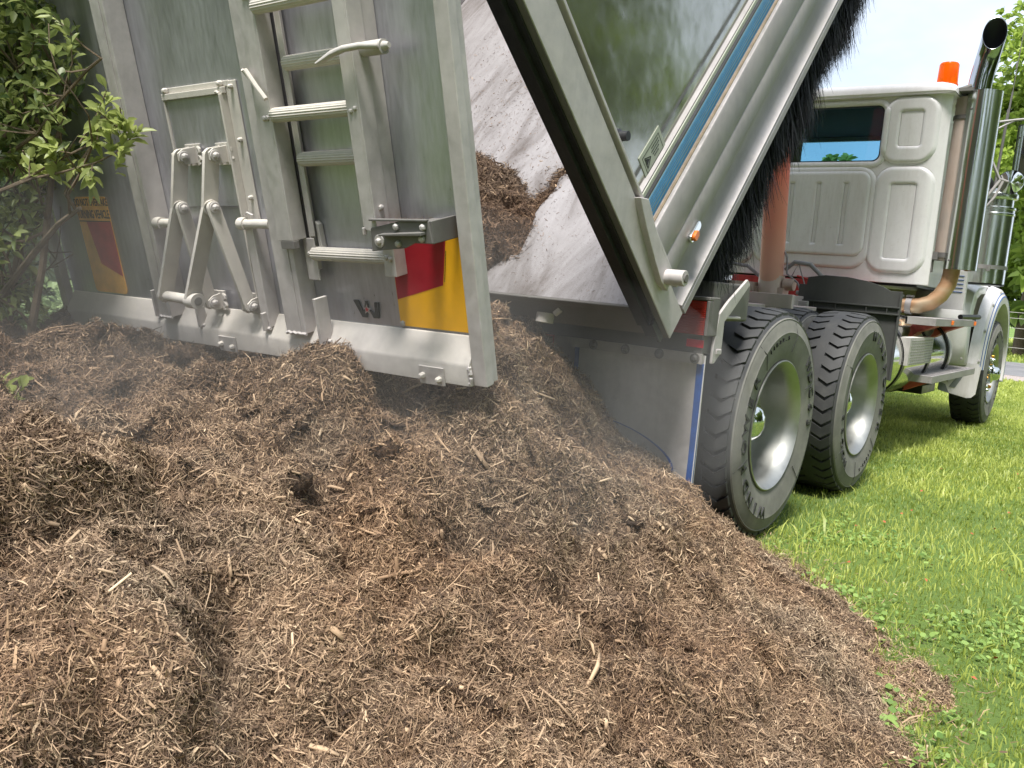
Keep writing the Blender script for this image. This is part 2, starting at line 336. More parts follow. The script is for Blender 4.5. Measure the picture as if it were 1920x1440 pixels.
# ------------------------------------------------ wheels (rim lip plane at y = 0, axle height .525)
def tyre_mb(chev=True):
    m = MB(); n = 88
    prof = [(.286, .012), (.30, .004), (.33, -.004), (.37, -.012), (.41, -.016), (.425, -.019), (.43, -.016), (.455, -.012), (.48, -.002), (.484, -.004), (.488, .002), (.500, .014), (.508, .026),
            (.510, .05), (.510, .23), (.508, .254), (.49, .275), (.43, .295), (.37, .29), (.30, .275), (.286, .268)]
    ks = [1]*10+[0]*10
    m.lathe(prof, (0, 0, 0), n=n, ks=ks)
    # centre rib and two rows of chevron lugs
    m.mat(0); m.lathe([(.508, .108), (.5245, .112), (.5245, .168), (.508, .172)], (0, 0, 0), n=n)
    N = 44
    def pt(r, y, a): return Vector((math.sin(a)*r, y, math.cos(a)*r))
    for k in range(N):
        for row in (0, 1):
            a0 = 2*PI*(k+.5*row)/N; w = 2*PI/N*.74; sk = 2*PI/N*.42
            ys = (.012, .058, .112) if row == 0 else (.268, .222, .168)
            top = []
            for q, (y, off) in enumerate(zip(ys, (sk, 0, sk*.9))):
                rr = .5245 if q else .512
                for e in (0, w): top.append((rr, y, a0+off+e))
            P = [pt(*q) for q in top]+[pt(q[0]-.02, q[1], q[2]) for q in top]
            m.add(P, [(0, 2, 3, 1), (2, 4, 5, 3), (0, 6, 8, 2), (2, 8, 10, 4), (1, 3, 9, 7), (3, 5, 11, 9), (0, 1, 7, 6), (4, 10, 11, 5)])
    # raised maker's lettering on the outer sidewall
    def arc_text(txt, start, step, r, size, k):
        for i, ch in enumerate(txt):
            a = R(start+step*i)                      # clockwise from the top, seen from outside
            up = Vector((math.sin(a), 0, math.cos(a))); ri = Vector((math.cos(a), 0, -math.sin(a))); out = Vector((0, -1, 0))
            base = up*r+Vector((0, -.0165, 0))
            M = Matrix(((ri.x, up.x, out.x, base.x), (ri.y, up.y, out.y, base.y), (ri.z, up.z, out.z, base.z), (0, 0, 0, 1)))
            m.text(ch, M, size, .0035, k=k, xs=1.15)
    arc_text('WINDPOWER', 194, 13.6, .396, .078, 2)
    arc_text('WDC63', 48, 11.2, .398, .066, 2)
    arc_text('11R22.5', -32, 5, .40, .026, 2)
    for a in (10, 64, 130, 250, 320):               # mould seams
        a = R(a); m.mat(0); m.tube([(math.sin(a)*.34, -.011, math.cos(a)*.34), (math.sin(a+.03)*.42, -.021, math.cos(a+.03)*.42), (math.sin(a)*.475, -.004, math.cos(a)*.475)], .0016, 4)
    return m
tyre_me = tyre_mb().build('tyre', [RUBBER, SIDEW, LETTER], None, smooth='auto'); tyre_data = tyre_me.data; bpy.data.objects.remove(tyre_me)
m = MB(); m.lathe([(.287, .012), (.2985, .002), (.2985, -.004), (.294, -.006), (.289, .0), (.280, .012), (.268, .035), (.262, .06), (.258, .15), (.250, .178), (.235, .186), (.13, .196), (.12, .19), (.115, .15), (.0001, .15)], (0, 0, 0), n=72)
rim_me = m.build('rim', RIM, None, smooth='auto'); rim_data = rim_me.data; bpy.data.objects.remove(rim_me)
m = MB(); m.lathe([(.0001, .055), (.03, .058), (.06, .07), (.085, .095), (.098, .13), (.104, .185), (.12, .192)], (0, 0, 0), n=40)
hub_me = m.build('hub_cap', CHROME, None, smooth='auto'); hub_data = hub_me.data; bpy.data.objects.remove(hub_me)
m = MB(); m.bolt((0, .19, 0), (0, -1, 0), .017, .035)
nut_me = m.build('wheel_nut', CHROME, None); nut_data = nut_me.data; bpy.data.objects.remove(nut_me)
m = MB(); m.lathe([(.287, .012), (.2985, .002), (.2985, -.004), (.294, -.006), (.285, .004), (.268, .03), (.262, .09), (.24, .10), (.20, .075), (.11, .045), (.10, .04)], (0, 0, 0), n=72)
frim_me = m.build('rim', RIM, None, smooth='auto'); frim_data = frim_me.data; bpy.data.objects.remove(frim_me)
m = MB(); m.lathe([(.0001, -.075), (.04, -.073), (.062, -.055), (.07, -.02), (.10, -.005), (.105, .045)], (0, 0, 0), n=40)
fh = m.build('hub_cap', CHROME, None, smooth='auto'); fhub_data = fh.data; bpy.data.objects.remove(fh)
m = MB(); m.lathe([(.0001, .0), (.012, .002), (.016, .01), (.018, .06)], (0, 0, 0), (0, 1, 0), 10)
fn = m.build('wheel_nut', CHROME, None, smooth='auto'); fnut_data = fn.data; bpy.data.objects.remove(fn)
m = MB(); m.lathe([(.0001, .0), (.012, .002), (.016, .01), (.018, .06)], (0, 0, 0), (0, 1, 0), 10)
fn = m.build('wheel_nut', BRASS, None, smooth='auto'); gnut_data = fn.data; bpy.data.objects.remove(fn)
def wheel(x, y, ang, flip=False, front=False, hub=True, steer=0):
    w = empty('wheel', (x, y, .525)); w.parent = truck; w.rotation_euler = (0, R(ang), PI if flip else R(steer))
    for nm, d in (('tyre', tyre_data), ('rim', frim_data if front else rim_data)):
        o = bpy.data.objects.new(nm, d); C.objects.link(o); o.parent = w
    if hub:
        for nm, d in (('hub_cap', fhub_data if front else hub_data),):
            o = bpy.data.objects.new(nm, d); C.objects.link(o); o.parent = w
    if hub and not flip:
        for k in range(10):
            q = 2*PI*(k+.5)/10; o = bpy.data.objects.new('wheel_nut', (gnut_data if k % 3 == 0 else fnut_data) if front else nut_data); C.objects.link(o); o.parent = w; o.location = (math.cos(q)*.168, 0, math.sin(q)*.168)
    return w
for x, a in ((0, 0), (1.366, 171)):
    wheel(x, 0, a); wheel(x, .335, a+20, hub=False)
    wheel(x, 2.40, a, flip=True); wheel(x, 2.065, a+20, flip=True, hub=False)
wheel(5.86, -.02, 40, front=True); wheel(5.86, 2.42, 10, flip=True, front=True)

# ------------------------------------------------ chassis and running gear
for y in (.80, 1.52): MB().box(-.72, 6.9, y, y+.08, .74, 1.0).build('chassis_rail', REDP, truck, bevel=.006)
for x in (0, 1.366):
    m = MB(); m.tube([(x, .6, .525), (x, 1.0, .54), (x, 1.4, .54), (x, 1.8, .525)], [.07, .10, .10, .07], 20); m.tube([(x-.22, 1.2, .56), (x-.08, 1.2, .56), (x+.22, 1.2, .58)], [.14, .21, .13], 24)
    m.build('axle_housing', REDP, truck, smooth='auto')
m = MB(); m.box(-.68, -.58, .88, 1.52, .70, .96); m.build('cross_member', REDP, truck, bevel=.01)
m = MB(); m.mat(0).box(-.66, -.62, .62, .88, .66, .96); m.mat(1).tube([(-.7, .88, .86), (-.7, .98, .86)], .03, 12); m.tube([(-.72, .70, .62), (-.68, .85, .86)], .014, 8); m.tube([(-.74, .75, .60), (-.68, .92, .88)], .02, 8)
m.build('suspension_bracket', [DUSTY, BEAM], truck, bevel=.004)
m = MB(); m.box(-.3, 1.9, .50, .78, 1.03, 1.055); m.box(1.2, 2.3, .68, 1.75, 1.045, 1.12); m.box(1.0, 1.04, .35, .78, 1.04, 1.12); m.build('deck_plate', PINK, truck, bevel=.004)
m = MB(); m.box(2.06, 2.10, .62, .90, 1.03, 1.09); m.build('guard_bracket', FRAME, truck, bevel=.004)
# guard plate across the truck behind the second wheel
m = MB(); poly = [(2.15, .05, .62), (2.15, .72, .62), (2.15, .72, 1.205), (2.15, .67, 1.205), (2.15, .665, 1.255), (2.15, .55, 1.275), (2.15, .40, 1.272), (2.15, .28, 1.255), (2.15, .17, 1.225), (2.15, .12, 1.20), (2.15, .055, 1.20)]
m.prism(poly, (.012, 0, 0)); m.box(2.125, 2.15, .045, .74, 1.09, 1.10); m.box(2.125, 2.15, .045, .90, 1.045, 1.055); m.box(2.14, 2.15, .045, .74, 1.055, 1.09)
for y in (.12, .25, .45, .6): m.box(2.128, 2.15, y, y+.006, 1.055, 1.09)
m.box(2.13, 2.15, .042, .055, .62, 1.20)
m.build('mudguard', DGREEN, truck, bevel=.002)
# ------------------------------------------------ hydraulic ram and hoses
m = MB(); m.tube([(2.62, 1.10, 1.17), (2.50, 1.10, 1.9), (2.15, 1.10, 3.9)], .088, 28); m.build('hydraulic_ram', RAM, truck, smooth='auto')
m = MB(); m.tube([(2.62, 1.10, 1.10), (2.62, 1.10, 1.26)], .096, 28); m.tube([(2.62, .92, 1.20), (2.62, 1.0, 1.20)], .045, 16); m.box(2.56, 2.68, .98, 1.22, 1.12, 1.17); m.box(2.5, 2.74, 1.2, 1.42, 1.13, 1.2); m.box(2.5, 2.7, 1.38, 1.6, 1.12, 1.19)
m.build('ram_pivot', PIPE, truck, smooth='auto')
m = MB(); m.tube([(2.62, 1.0, 1.31), (2.6, .93, 1.37), (2.62, .82, 1.36), (2.66, .74, 1.28), (2.66, .72, 1.20), (2.64, .78, 1.15), (2.62, .9, 1.145)], .016, 10); m.tube([(2.6, 1.62, 1.2), (2.6, 1.6, 1.30), (2.6, 1.5, 1.34), (2.62, 1.3, 1.32), (2.62, 1.2, 1.25)], .014, 10)
m.tube([(2.6, 1.02, 1.45), (2.58, .985, 1.40), (2.6, .98, 1.28), (2.62, .9, 1.22), (2.62, .85, 1.13)], .008, 8); m.tube([(2.62, .95, 1.26), (2.6, .90, 1.36), (2.62, .84, 1.2)], .005, 6)
m.build('hydraulic_hose', simple('hose_grey', (.26, .25, .26), .6), truck, smooth='auto')
m = MB(); m.box(3.5, 3.64, .6, 1.8, 1.05, 1.27); m.tube([(3.45, .8, 1.28), (3.45, 1.0, 1.25), (3.45, 1.2, 1.29)], .01, 8); m.build('cab_cross_member', REDP, truck, bevel=.01)

# ------------------------------------------------ rear: tail beam, flap, lamps
m = MB(); m.box(-.80, -.70, .03, 2.37, .865, .985); m.build('tail_beam', BEAM, truck, bevel=.004)
MB().box(-.812, -.80, 1.78, 2.38, .828, .866).build('flap_clamp_strip', FRAME, truck)
m = MB(); m.box(-.812, -.80, .022, .62, .828, .866); m.mat(1)
for y in (.05, .20, .35, .50): m.bolt((-.812, y, .847), (-1, 0, 0), .013, .01); m.lathe([(.0001, .002), (.02, .002), (.02, 0)], (-.812, y, .847), (-1, 0, 0), 16)
m.build('flap_clamp_strip', [FRAME, BEAM], truck)
for nm, y0, y1 in (('mud_flap', .02, .60), ('mud_flap', 1.80, 2.38)):
    m = MB(); m.mat(0).prism([(-.79, y0, .86), (-.775, y0, .5), (-.775, y0, .30), (-.775, y1, .30), (-.775, y1, .5), (-.79, y1, .86)], (.008, 0, 0))
    m.mat(1).prism([(-.7935, y0-.002, .828), (-.779, y0-.002, .5), (-.779, y0-.002, .30), (-.779, y0+.028, .30), (-.779, y0+.028, .5), (-.7935, y0+.028, .828)], (.003, 0, 0))
    m.prism([(-.7935, y1-.02, .828), (-.779, y1-.02, .5), (-.779, y1-.02, .30), (-.779, y1, .30), (-.779, y1, .5), (-.7935, y1, .828)], (.003, 0, 0))
    # blue swoosh emblem on the flap
    yc = (y0+y1)/2; n = 30
    for k in range(n):
        a, b = 2*PI*k/n, 2*PI*(k+1)/n
        f = lambda a, r: (-.7795, yc+.03+r*.235*math.cos(a), .455+r*(.085 if math.sin(a) > 0 else .07)*math.sin(a)+.05*math.cos(a))
        m.add([f(a, 1), f(b, 1), f(b, .95-.30*max(0, math.cos(b+.5))**2), f(a, .95-.30*max(0, math.cos(a+.5))**2)], [(0, 1, 2, 3)])
    m.mat(2).box(-.7935, -.79, y0-.005, y0-.002, .30, .86)
    m.build(nm, [FLAPM, BLUED, WHITE], truck)
tl = empty('tail_light'); tl.parent = truck
m = MB(); m.box(-.80, -.74, .005, .30, .935, 1.08); m.box(-.83, -.80, .005, .30, 1.066, 1.08); m.box(-.83, -.80, .005, .018, .935, 1.066); m.build('lamp_housing', BEAM, tl, bevel=.004)
m = MB(); m.box(-.826, -.80, .02, .29, .937, 1.064); m.box(-.829, -.826, .02, .29, 1.0, 1.004); m.build('lamp_lens', LENS, tl, bevel=.006)
m = MB(); m.box(-.806, -.80, .025, .095, .888, .918); m.build('rear_reflector', REFL, truck, bevel=.002)
m = MB(); P = [(1380.4, 505)]; poly = [(-.50, .005, 1.16), (-.66, .005, 1.07), (-.73, .005, 1.02), (-.755, .005, .90), (-.755, .005, .83), (-.735, .005, .83), (-.68, .005, .87), (-.68, .005, .99), (-.62, .005, 1.03), (-.47, .005, 1.14)]
m.prism(poly, (0, .012, 0)); m.box(-.73, -.5, .017, .06, 1.0, 1.01); m.box(-.735, -.69, -.001, .005, .865, .885); m.build('side_bracket', FRAMEG, truck, bevel=.003)
m = MB(); m.box(-.74, -.40, .03, .3, .99, 1.14); m.build('lamp_box', BEAM, truck, bevel=.01)

# ------------------------------------------------ fuel tank, steps
m = MB(); m.lathe([(.0001, 0), (.26, 0), (.30, .03), (.305, .06), (.305, 1.98), (.30, 2.02), (.26, 2.05), (.0001, 2.05)], (2.35, .40, .735), (1, 0, 0), 64); m.build('fuel_tank', CHROME, truck, smooth='auto')
for x in (2.62, 3.42, 4.16): m = MB(); m.lathe([(.306, 0), (.314, 0), (.314, .06), (.306, .06)], (x, .40, .735), (1, 0, 0), 64, close=True); m.build('tank_strap', BLACK, truck, smooth='auto')
m = MB(); m.box(2.62, 3.36, .06, .30, .70, .895)
for i in range(12):
    for j in range(9):
        x = 2.66+i*.058+(j % 2)*.02; z = .715+j*.02
        m.mat(1).prism([(x, .06, z), (x+.022, .06, z+.004), (x+.044, .06, z), (x+.022, .06, z-.004)], (0, -.004, 0))
m.build('tool_box', [FRAME, SILL], truck, bevel=.0)
def step(x0, x1, z0, z1, name='cab_step'):
    st = empty(name); st.parent = truck
    m = MB(); m.box(x0, x1, -.01, .015, z0, z1); m.box(x0, x0+.025, .015, .20, z0, z1); m.box(x1-.025, x1, .015, .20, z0, z1); m.box(x0, x1, .185, .20, z0, z1)
    m.box(x0+.026, x1-.026, .016, .184, z1-.02, z1-.004)
    for i in range(int((x1-x0)/.05)): m.box(x0+.03+i*.05, x0+.045+i*.05, .02, .18, z1-.004, z1+.001)
    m.build('step_tread', SILL, st, bevel=.002)
    for x in (x0+.25, x1-.35): MB().prism([(x, .03, z0), (x, .20, z0), (x, .24, z0-.10), (x, .16, z0-.06)], (.22, 0, 0)).build('step_bracket', REDD, st, bevel=.003)
    return st
u = step(3.0, 4.55, .985, 1.04)
for x in (3.55, 4.52): MB().box(x, x+.035, -.025, -.01, .995, 1.03).build('marker_lamp', AMBER, u, bevel=.004)
l = step(3.15, 4.92, .555, .61)
m = MB(); m.tube([(3.4, .2, .58), (3.5, .35, .5), (4.2, .4, .48)], .03, 8); m.box(2.9, 3.3, .35, .6, .42, .52); m.box(3.9, 4.4, .2, .5, .40, .47); m.tube([(2.7, .3, .40), (2.9, .35, .46)], .02, 6); m.build('tank_bracket', BLACK, truck, bevel=.004)

# ------------------------------------------------ cab
CX = 3.65
cab = empty('cab'); cab.parent = truck
def rbox(y, z, y0, y1, z0, z1, r):
    """signed distance to a rounded rectangle"""
    cy, cz, hy, hz = (y0+y1)/2, (z0+z1)/2, (y1-y0)/2-r, (z1-z0)/2-r
    dy, dz = np.abs(y-cy)-hy, np.abs(z-cz)-hz
    return np.hypot(np.maximum(dy, 0), np.maximum(dz, 0))+np.minimum(np.maximum(dy, dz), 0)-r
def ss(d, w): q = np.clip(.5-d/w, 0, 1); return q*q*(3-2*q)
ny, nz_ = 300, 230
Yg, Zg = np.meshgrid(np.linspace(.24, 2.16, ny), np.linspace(1.29, 2.785, nz_), indexing='ij')
H = np.zeros_like(Yg)
for sgn in (0, 1):
    f = lambda a, b: (a, b) if not sgn else (2.4-b, 2.4-a)
    for (a, b, z0, z1, r, ia, ib, iz0, iz1) in ((.29, .70, 1.385, 2.20, .12, .385, .60, 1.475, 2.09, ), (.31, .69, 2.255, 2.745, .12, .40, .59, 2.36, 2.655)):
        y0, y1 = f(a, b); H += .022*ss(rbox(Yg, Zg, y0, y1, z0, z1, r), .02)
        y0, y1 = f(ia, ib); H -= .012*ss(rbox(Yg, Zg, y0, y1, iz0, iz1, .03), .014)
H += .018*ss(rbox(Yg, Zg, .715, 1.685, 1.40, 2.205, .14), .022)
H += .014*ss(rbox(Yg, Zg, .76, 1.64, 1.50, 2.165, .07), .014)
for y in (.935, 1.162, 1.389, 1.6): H -= .010*ss(rbox(Yg, Zg, y-.027, y+.027, 1.575, 2.09, .012), .010) if y < 1.5 else 0
dw = rbox(Yg, Zg, .695, 1.705, 2.245, 2.715, .07)
H += .012*ss(np.abs(dw-.012)-.012, .012)
H -= .05*np.clip((.34-Yg)/.10, 0, 1)**2+.05*np.clip((Yg-2.06)/.10, 0, 1)**2       # rounded corners
Xg = CX-H-.03*(Zg-2.0)
idx = np.arange(ny*nz_).reshape(ny, nz_)
F = np.stack([idx[:-1, :-1], idx[1:, :-1], idx[1:, 1:], idx[:-1, 1:]], -1).reshape(-1, 4)
keep = (dw.reshape(-1)[F].max(1) > 0.0)
rear = np_mesh('rear_wall', np.stack([Xg, Yg, Zg], -1).reshape(-1, 3), F[keep], WHITE, smooth=True, parent=cab)
so = rear.modifiers.new('thick', 'SOLIDIFY'); so.thickness = .02; so.offset = -1
m = MB(); pr = rrect(.70, 1.70, 2.25, 2.71, .065); pr2 = rrect(.718, 1.682, 2.268, 2.692, .05); n = len(pr); X = CX-.008
m.add([(X-.012-.03*(z-2), y, z) for y, z in pr]+[(X-.012-.03*(z-2), y, z) for y, z in pr2]+[(X+.03, y, z) for y, z in pr]+[(X+.03, y, z) for y, z in pr2],
      [(i, (i+1) % n, n+(i+1) % n, n+i) for i in range(n)]+[(i, (i+1) % n, 2*n+(i+1) % n, 2*n+i) for i in range(n)]+[(n+i, n+(i+1) % n, 3*n+(i+1) % n, 3*n+i) for i in range(n)])
m.build('window_seal', BLACKR, cab)
m = MB(); m.add([(X+.004, y, z) for y, z in pr2], [tuple(range(n))]); m.build('rear_window', GLASS, cab)
# side walls with door windows, front wall with the windscreen opening, interior lining
for y, s in ((.29, 1), (2.09, -1)):
    m = MB(); t = .02
    m.box(CX+.03, 5.15, y, y+t, 1.29, 2.10); m.box(CX+.03, 4.15, y, y+t, 2.10, 2.78); m.box(4.95, 5.15, y, y+t, 2.10, 2.78); m.box(4.15, 4.95, y, y+t, 2.66, 2.78)
    m.build('side_wall', WHITE, cab, bevel=.004)
    m = MB(); m.box(4.15, 4.95, y+.006, y+.012, 2.10, 2.66); m.build('door_window', GLASS, cab)
m = MB(); m.box(5.15, 5.19, .24, 2.16, 1.29, 2.12); m.box(5.15, 5.19, .24, .40, 2.12, 2.78); m.box(5.15, 5.19, 2.0, 2.16, 2.12, 2.78); m.box(5.15, 5.19, .40, 2.0, 2.70, 2.78); m.build('front_wall', WHITE, cab)
m = MB(); m.box(5.165, 5.172, .40, 2.0, 2.12, 2.70); m.build('windscreen', GLASS, cab)
m = MB(); m.box(CX+.04, 5.14, .32, 2.08, 2.735, 2.76); m.box(5.04, 5.14, .32, 2.08, 2.0, 2.16); m.box(5.08, 5.14, .32, .52, 2.16, 2.74); m.box(5.08, 5.14, 1.9, 2.08, 2.16, 2.74); m.box(5.0, 5.03, .55, 1.1, 2.60, 2.73); m.box(4.1, 4.2, .33, .36, 2.1, 2.74)
m.box(4.3, 4.7, .5, .95, 1.6, 2.2); m.box(4.3, 4.7, 1.4, 1.9, 1.6, 2.2); m.build('cab_lining', INTER, cab, bevel=.01)
m = MB(); pts = [(3.575, .20), (3.56, .23), (3.58, 2.83), (3.64, 2.865), (3.9, 2.895), (4.6, 2.92), (5.1, 2.90), (5.24, 2.84), (5.25, 2.78), (3.60, 2.76)]
prof = [(3.585, 2.765), (3.57, 2.785), (3.575, 2.82), (3.61, 2.855), (3.72, 2.875), (4.3, 2.90), (4.9, 2.90), (5.16, 2.87), (5.24, 2.81), (5.23, 2.765)]
secs = [(.195, .0), (.20, .45), (.235, .8), (.31, 1.0), (1.2, 1.12), (2.09, 1.0), (2.165, .8), (2.20, .45), (2.205, .0)]
vs = []; k = len(prof)
for y, q in secs:
    for x, z in prof: vs.append(((x-4.4)*(1 if q > .3 else .992)+4.4, y, 2.765+(z-2.765)*q))
m.add(vs, [(i*k+j, i*k+j+1, (i+1)*k+j+1, (i+1)*k+j) for i in range(len(secs)-1) for j in range(k-1)]); m.add([(3.575, .20, 2.763), (5.23, .20, 2.763), (5.23, 2.20, 2.763), (3.575, 2.20, 2.763)], [(0, 1, 2, 3)])
m.build('roof', WHITE, cab, smooth='auto')
m = MB(); m.box(CX+.05, 5.1, .32, 2.08, 1.27, 1.31); m.box(3.66, 3.9, .3, .34, 1.27, 1.33); m.build('cab_floor', BLACK, cab)
# roof lamps
b = empty('beacon'); b.parent = truck
m = MB(); m.lathe([(.0001, -.02), (.08, -.02), (.082, .02), (.078, .035)], (4.05, .375, 2.885), (0, 0, 1), 28); m.build('beacon_base', BLACK, b, smooth='auto')
m = MB(); m.lathe([(.082, .03), (.085, .05), (.079, .055), (.074, .205), (.066, .218), (.0001, .222)], (4.05, .375, 2.885), (0, 0, 1), 32); m.build('beacon_lens', BEAC, b, smooth='auto')
m = MB(); m.lathe([(.0001, .05), (.022, .05), (.022, .10), (.045, .115), (.048, .16), (.03, .18), (.0001, .18)], (4.05, .375, 2.885), (0, 0, 1), 16); m.build('beacon_bulb', AMBER, b, smooth='auto')
m = MB(); m.box(4.15, 4.22, .63, .73, 2.92, 2.98); m.mat(1).box(4.145, 4.15, .645, .715, 2.93, 2.972); m.mat(0).box(4.17, 4.20, .67, .69, 2.89, 2.92); m.build('work_light', [FRAME, CHROME], truck, bevel=.006)

# ------------------------------------------------ bonnet, fenders, front flap
m = MB(); secs = []
vs = []
for x, hw, zt in ((4.9, .80, 1.86), (5.3, .70, 1.84), (6.2, .62, 1.76), (7.0, .56, 1.66), (7.25, .5, 1.55)):
    for y, z in ((-hw, 1.0), (-hw, zt-.14), (-hw+.05, zt-.04), (-hw+.16, zt), (hw-.16, zt), (hw-.05, zt-.04), (hw, zt-.14), (hw, 1.0)): vs.append((x, 1.2+y, z))
m.add(vs, [(i*8+j, i*8+j+1, i*8+j+9, i*8+j+8) for i in range(4) for j in range(7)]+[(32, 33, 34, 35, 36, 37, 38, 39)]); m.build('bonnet', WHITE, truck, smooth='auto')
def fender(sy, lab):
    fy = lambda y: y if sy > 0 else 2.4-y
    fe = empty('front_fender'); fe.parent = truck
    # body of the fender: curved shell lofted across the truck; outer ridge leans outwards over the wheel
    arc = [R(a) for a in np.linspace(178, -12, 26)]
    m = MB(); outer = [(4.98, .62), (4.93, .80), (4.90, 1.0), (4.93, 1.18), (5.02, 1.30), (5.2, 1.36), (5.5, 1.385), (5.8, 1.39), (6.1, 1.385), (6.35, 1.35), (6.55, 1.25), (6.66, 1.10), (6.70, .92), (6.71, .80)]
    rows = [(.56, -.10, .03), (.42, -.12, .03), (.27, -.06, .02), (.16, -.01, .0), (.105, .03, -.02), (.085, .10, -.06)]
    vs = []; k = len(outer)
    for y, dx, dz in rows:
        for (x, z) in outer:
            cx, cz = 5.86, .6; r = math.hypot(x-cx, z-cz); s = 1-dx/r if True else 1
            vs.append((cx+(x-cx)*s, fy(y), cz+(z-cz)*s if z > .7 else z))
    m.add(vs, [(i*k+j, i*k+j+1, (i+1)*k+j+1, (i+1)*k+j) for i in range(len(rows)-1) for j in range(k-1)])
    m.build('fender_panel', WHITE, fe, smooth='auto').modifiers.new('t', 'SOLIDIFY').thickness = .012
    # flare round the wheel arch, with blue pinstripes
    def ring(r0, r1, y0, y1, kk):
        vs = []; 
        for a in arc:
            s_ = 1+.02*math.cos(a)
            for r_, y in ((r0, y0), (r1, y1)): vs.append((5.86+r_*math.cos(a)*s_, fy(y), .56+r_*math.sin(a)*1.03))
        q.add(vs, [(2*i, 2*i+1, 2*i+3, 2*i+2) for i in range(len(arc)-1)], kk)
    q = MB(); ring(.64, .64, .11, -.035, 0); ring(.64, .70, -.035, -.035, 0); ring(.70, .77, -.035, .01, 0); ring(.77, .80, .01, .09, 0)
    ring(.705, .712, -.0365, -.031, 1); ring(.735, .740, -.0175, -.013, 1)
    q.build('fender_flare', [WHITE, BLUED], fe, smooth='auto')
    if sy > 0:
        for a in (172, 150, 125, 100): a = R(a); q = MB(); q.bolt((5.86+.755*math.cos(a), -.002, .56+.77*math.sin(a)), (-.2, -1, .2), .014, .012); q.build('bolt', FRAME, fe)
        for y in (.12, .22): q = MB(); q.bolt((4.95, y, .68), (-1, -.3, 0), .012, .01); q.build('bolt', FRAME, fe)
fender(1, ''); fender(-1, '')
m = MB(); m.mat(0).prism([(5.07, y, z) for y, z in [(.30, .64), (.30, .36), (.05, .315), (.01, .325), (-.02, .36), (-.035, .60), (-.01, .64)]], (.01, 0, 0))
# star-and-bar emblem printed on the flap
def star(m, c, r, X, k): 
    P = [(X, c[0]-math.sin(2*PI*i/10)*(r if i % 2 == 0 else r*.42), c[1]+math.cos(2*PI*i/10)*(r if i % 2 == 0 else r*.42)) for i in range(10)]
    m.add([(X, c[0], c[1])]+P, [(0, i+1, (i+1) % 10+1) for i in range(10)], k)
X = 5.066
m.mat(1).prism([(X, .21, .40), (X, .155, .40), (X, .08, .56), (X, .12, .56)], (.003, 0, 0)); m.prism([(X, .20, .34), (X, .30, .36), (X, .30, .44), (X, .24, .42)], (.003, 0, 0)); star(m, (.245, .475), .05, 5.064, 2)
m.build('front_mud_flap', [WHITE, simple('emblem_grey', (.20, .22, .22), .5), PINK], truck, bevel=.0)
m = MB(); m.box(4.55, 4.62, .10, .34, 1.12, 1.46); m.mat(1)
for i in range(5): m.box(4.543, 4.55, .12, .30, 1.27+i*.035, 1.277+i*.035)
m.build('cowl_panel', [WHITE, BLUED], truck, bevel=.004)
m = MB(); m.box(5.8, 5.9, .2, .3, 1.38, 1.42); m.tube([(5.82, .22, 1.40), (5.95, .05, 1.37)], .02, 8); m.build('bonnet_latch', BLACK, truck, bevel=.004)
m = MB(); m.tube([(4.9, .18, 1.16), (4.92, .30, 1.10)], .012, 6); m.tube([(4.5, .10, 1.06), (4.9, .02, 1.07)], .022, 8); m.build('grab_strap', BLACK, truck)

# ------------------------------------------------ exhaust
ex = empty('exhaust_stack', (3.8, .06, 1.4)); ex.parent = truck; ex.matrix_parent_inverse = Matrix.Identity(4)
def put(o, par): o.parent = par; o.matrix_parent_inverse = Matrix.Translation(par.location).inverted(); return o
m = MB(); m.tube([(3.84, .155, 1.50), (3.84, .150, 2.77)], .088, 30); m.lathe([(.092, 0), (.092, .02)], (3.84, .15, 2.70), (0, 0, 1), 30); m.mat(1); m.lathe([(.090, 0), (.096, 0), (.096, .03), (.090, .03)], (3.84, .15, 2.60), (0, 0, 1), 30, close=True); m.lathe([(.090, 0), (.098, 0), (.098, .04), (.090, .04)], (3.84, .155, 1.52), (0, 0, 1), 30, close=True)
m.box(3.70, 3.86, .19, .30, 1.50, 1.56); m.box(3.72, 3.76, .22, .30, 1.40, 1.52); m.box(3.66, 3.86, .10, .26, 2.79, 2.815); m.tube([(3.7, .28, 2.78), (3.78, .1, 2.86)], .02, 8)
put(m.build('muffler', [PIPE, BEAM], None, smooth='auto'), ex)
m = MB(); n = 30; vs = []
for z in np.linspace(1.43, 2.80, 12):
    for j in range(n+1):
        a = R(118+j*(236/n)); rr = .124+.0005*math.sin(z*5+j*.7); vs.append((3.80+math.cos(a)*rr, .035+math.sin(a)*rr, z))
m.add(vs, [(i*(n+1)+j, i*(n+1)+j+1, (i+1)*(n+1)+j+1, (i+1)*(n+1)+j) for i in range(11) for j in range(n)])
t = NT('brushed_chrome'); a = t.noise(7, 4, stretch=(1, 1, .2)); t.set('Base Color', (.74, .76, .75)); t.set('Metallic', 1.0); t.set('Roughness', t.ramp(a, [(.3, .15), (.75, .28)])); SHCH = t.m
o = put(m.build('heat_shield', SHCH, None, smooth=True), ex)
for z in (1.50, 2.66):
    for a in (150, 300): m = MB(); m.bolt((3.80+math.cos(R(a))*.126, .035+math.sin(R(a))*.126, z), (math.cos(R(a)), math.sin(R(a)), 0), .009, .008); put(m.build('bolt', BEAM, None), ex)
ctr = [(3.82, .09, 2.76), (3.82, .085, 2.88), (3.825, .075, 2.97), (3.82, .06, 3.05), (3.80, .045, 3.12), (3.77, .03, 3.18), (3.74, .02, 3.23)]
m = MB(); N = 28; vs = []
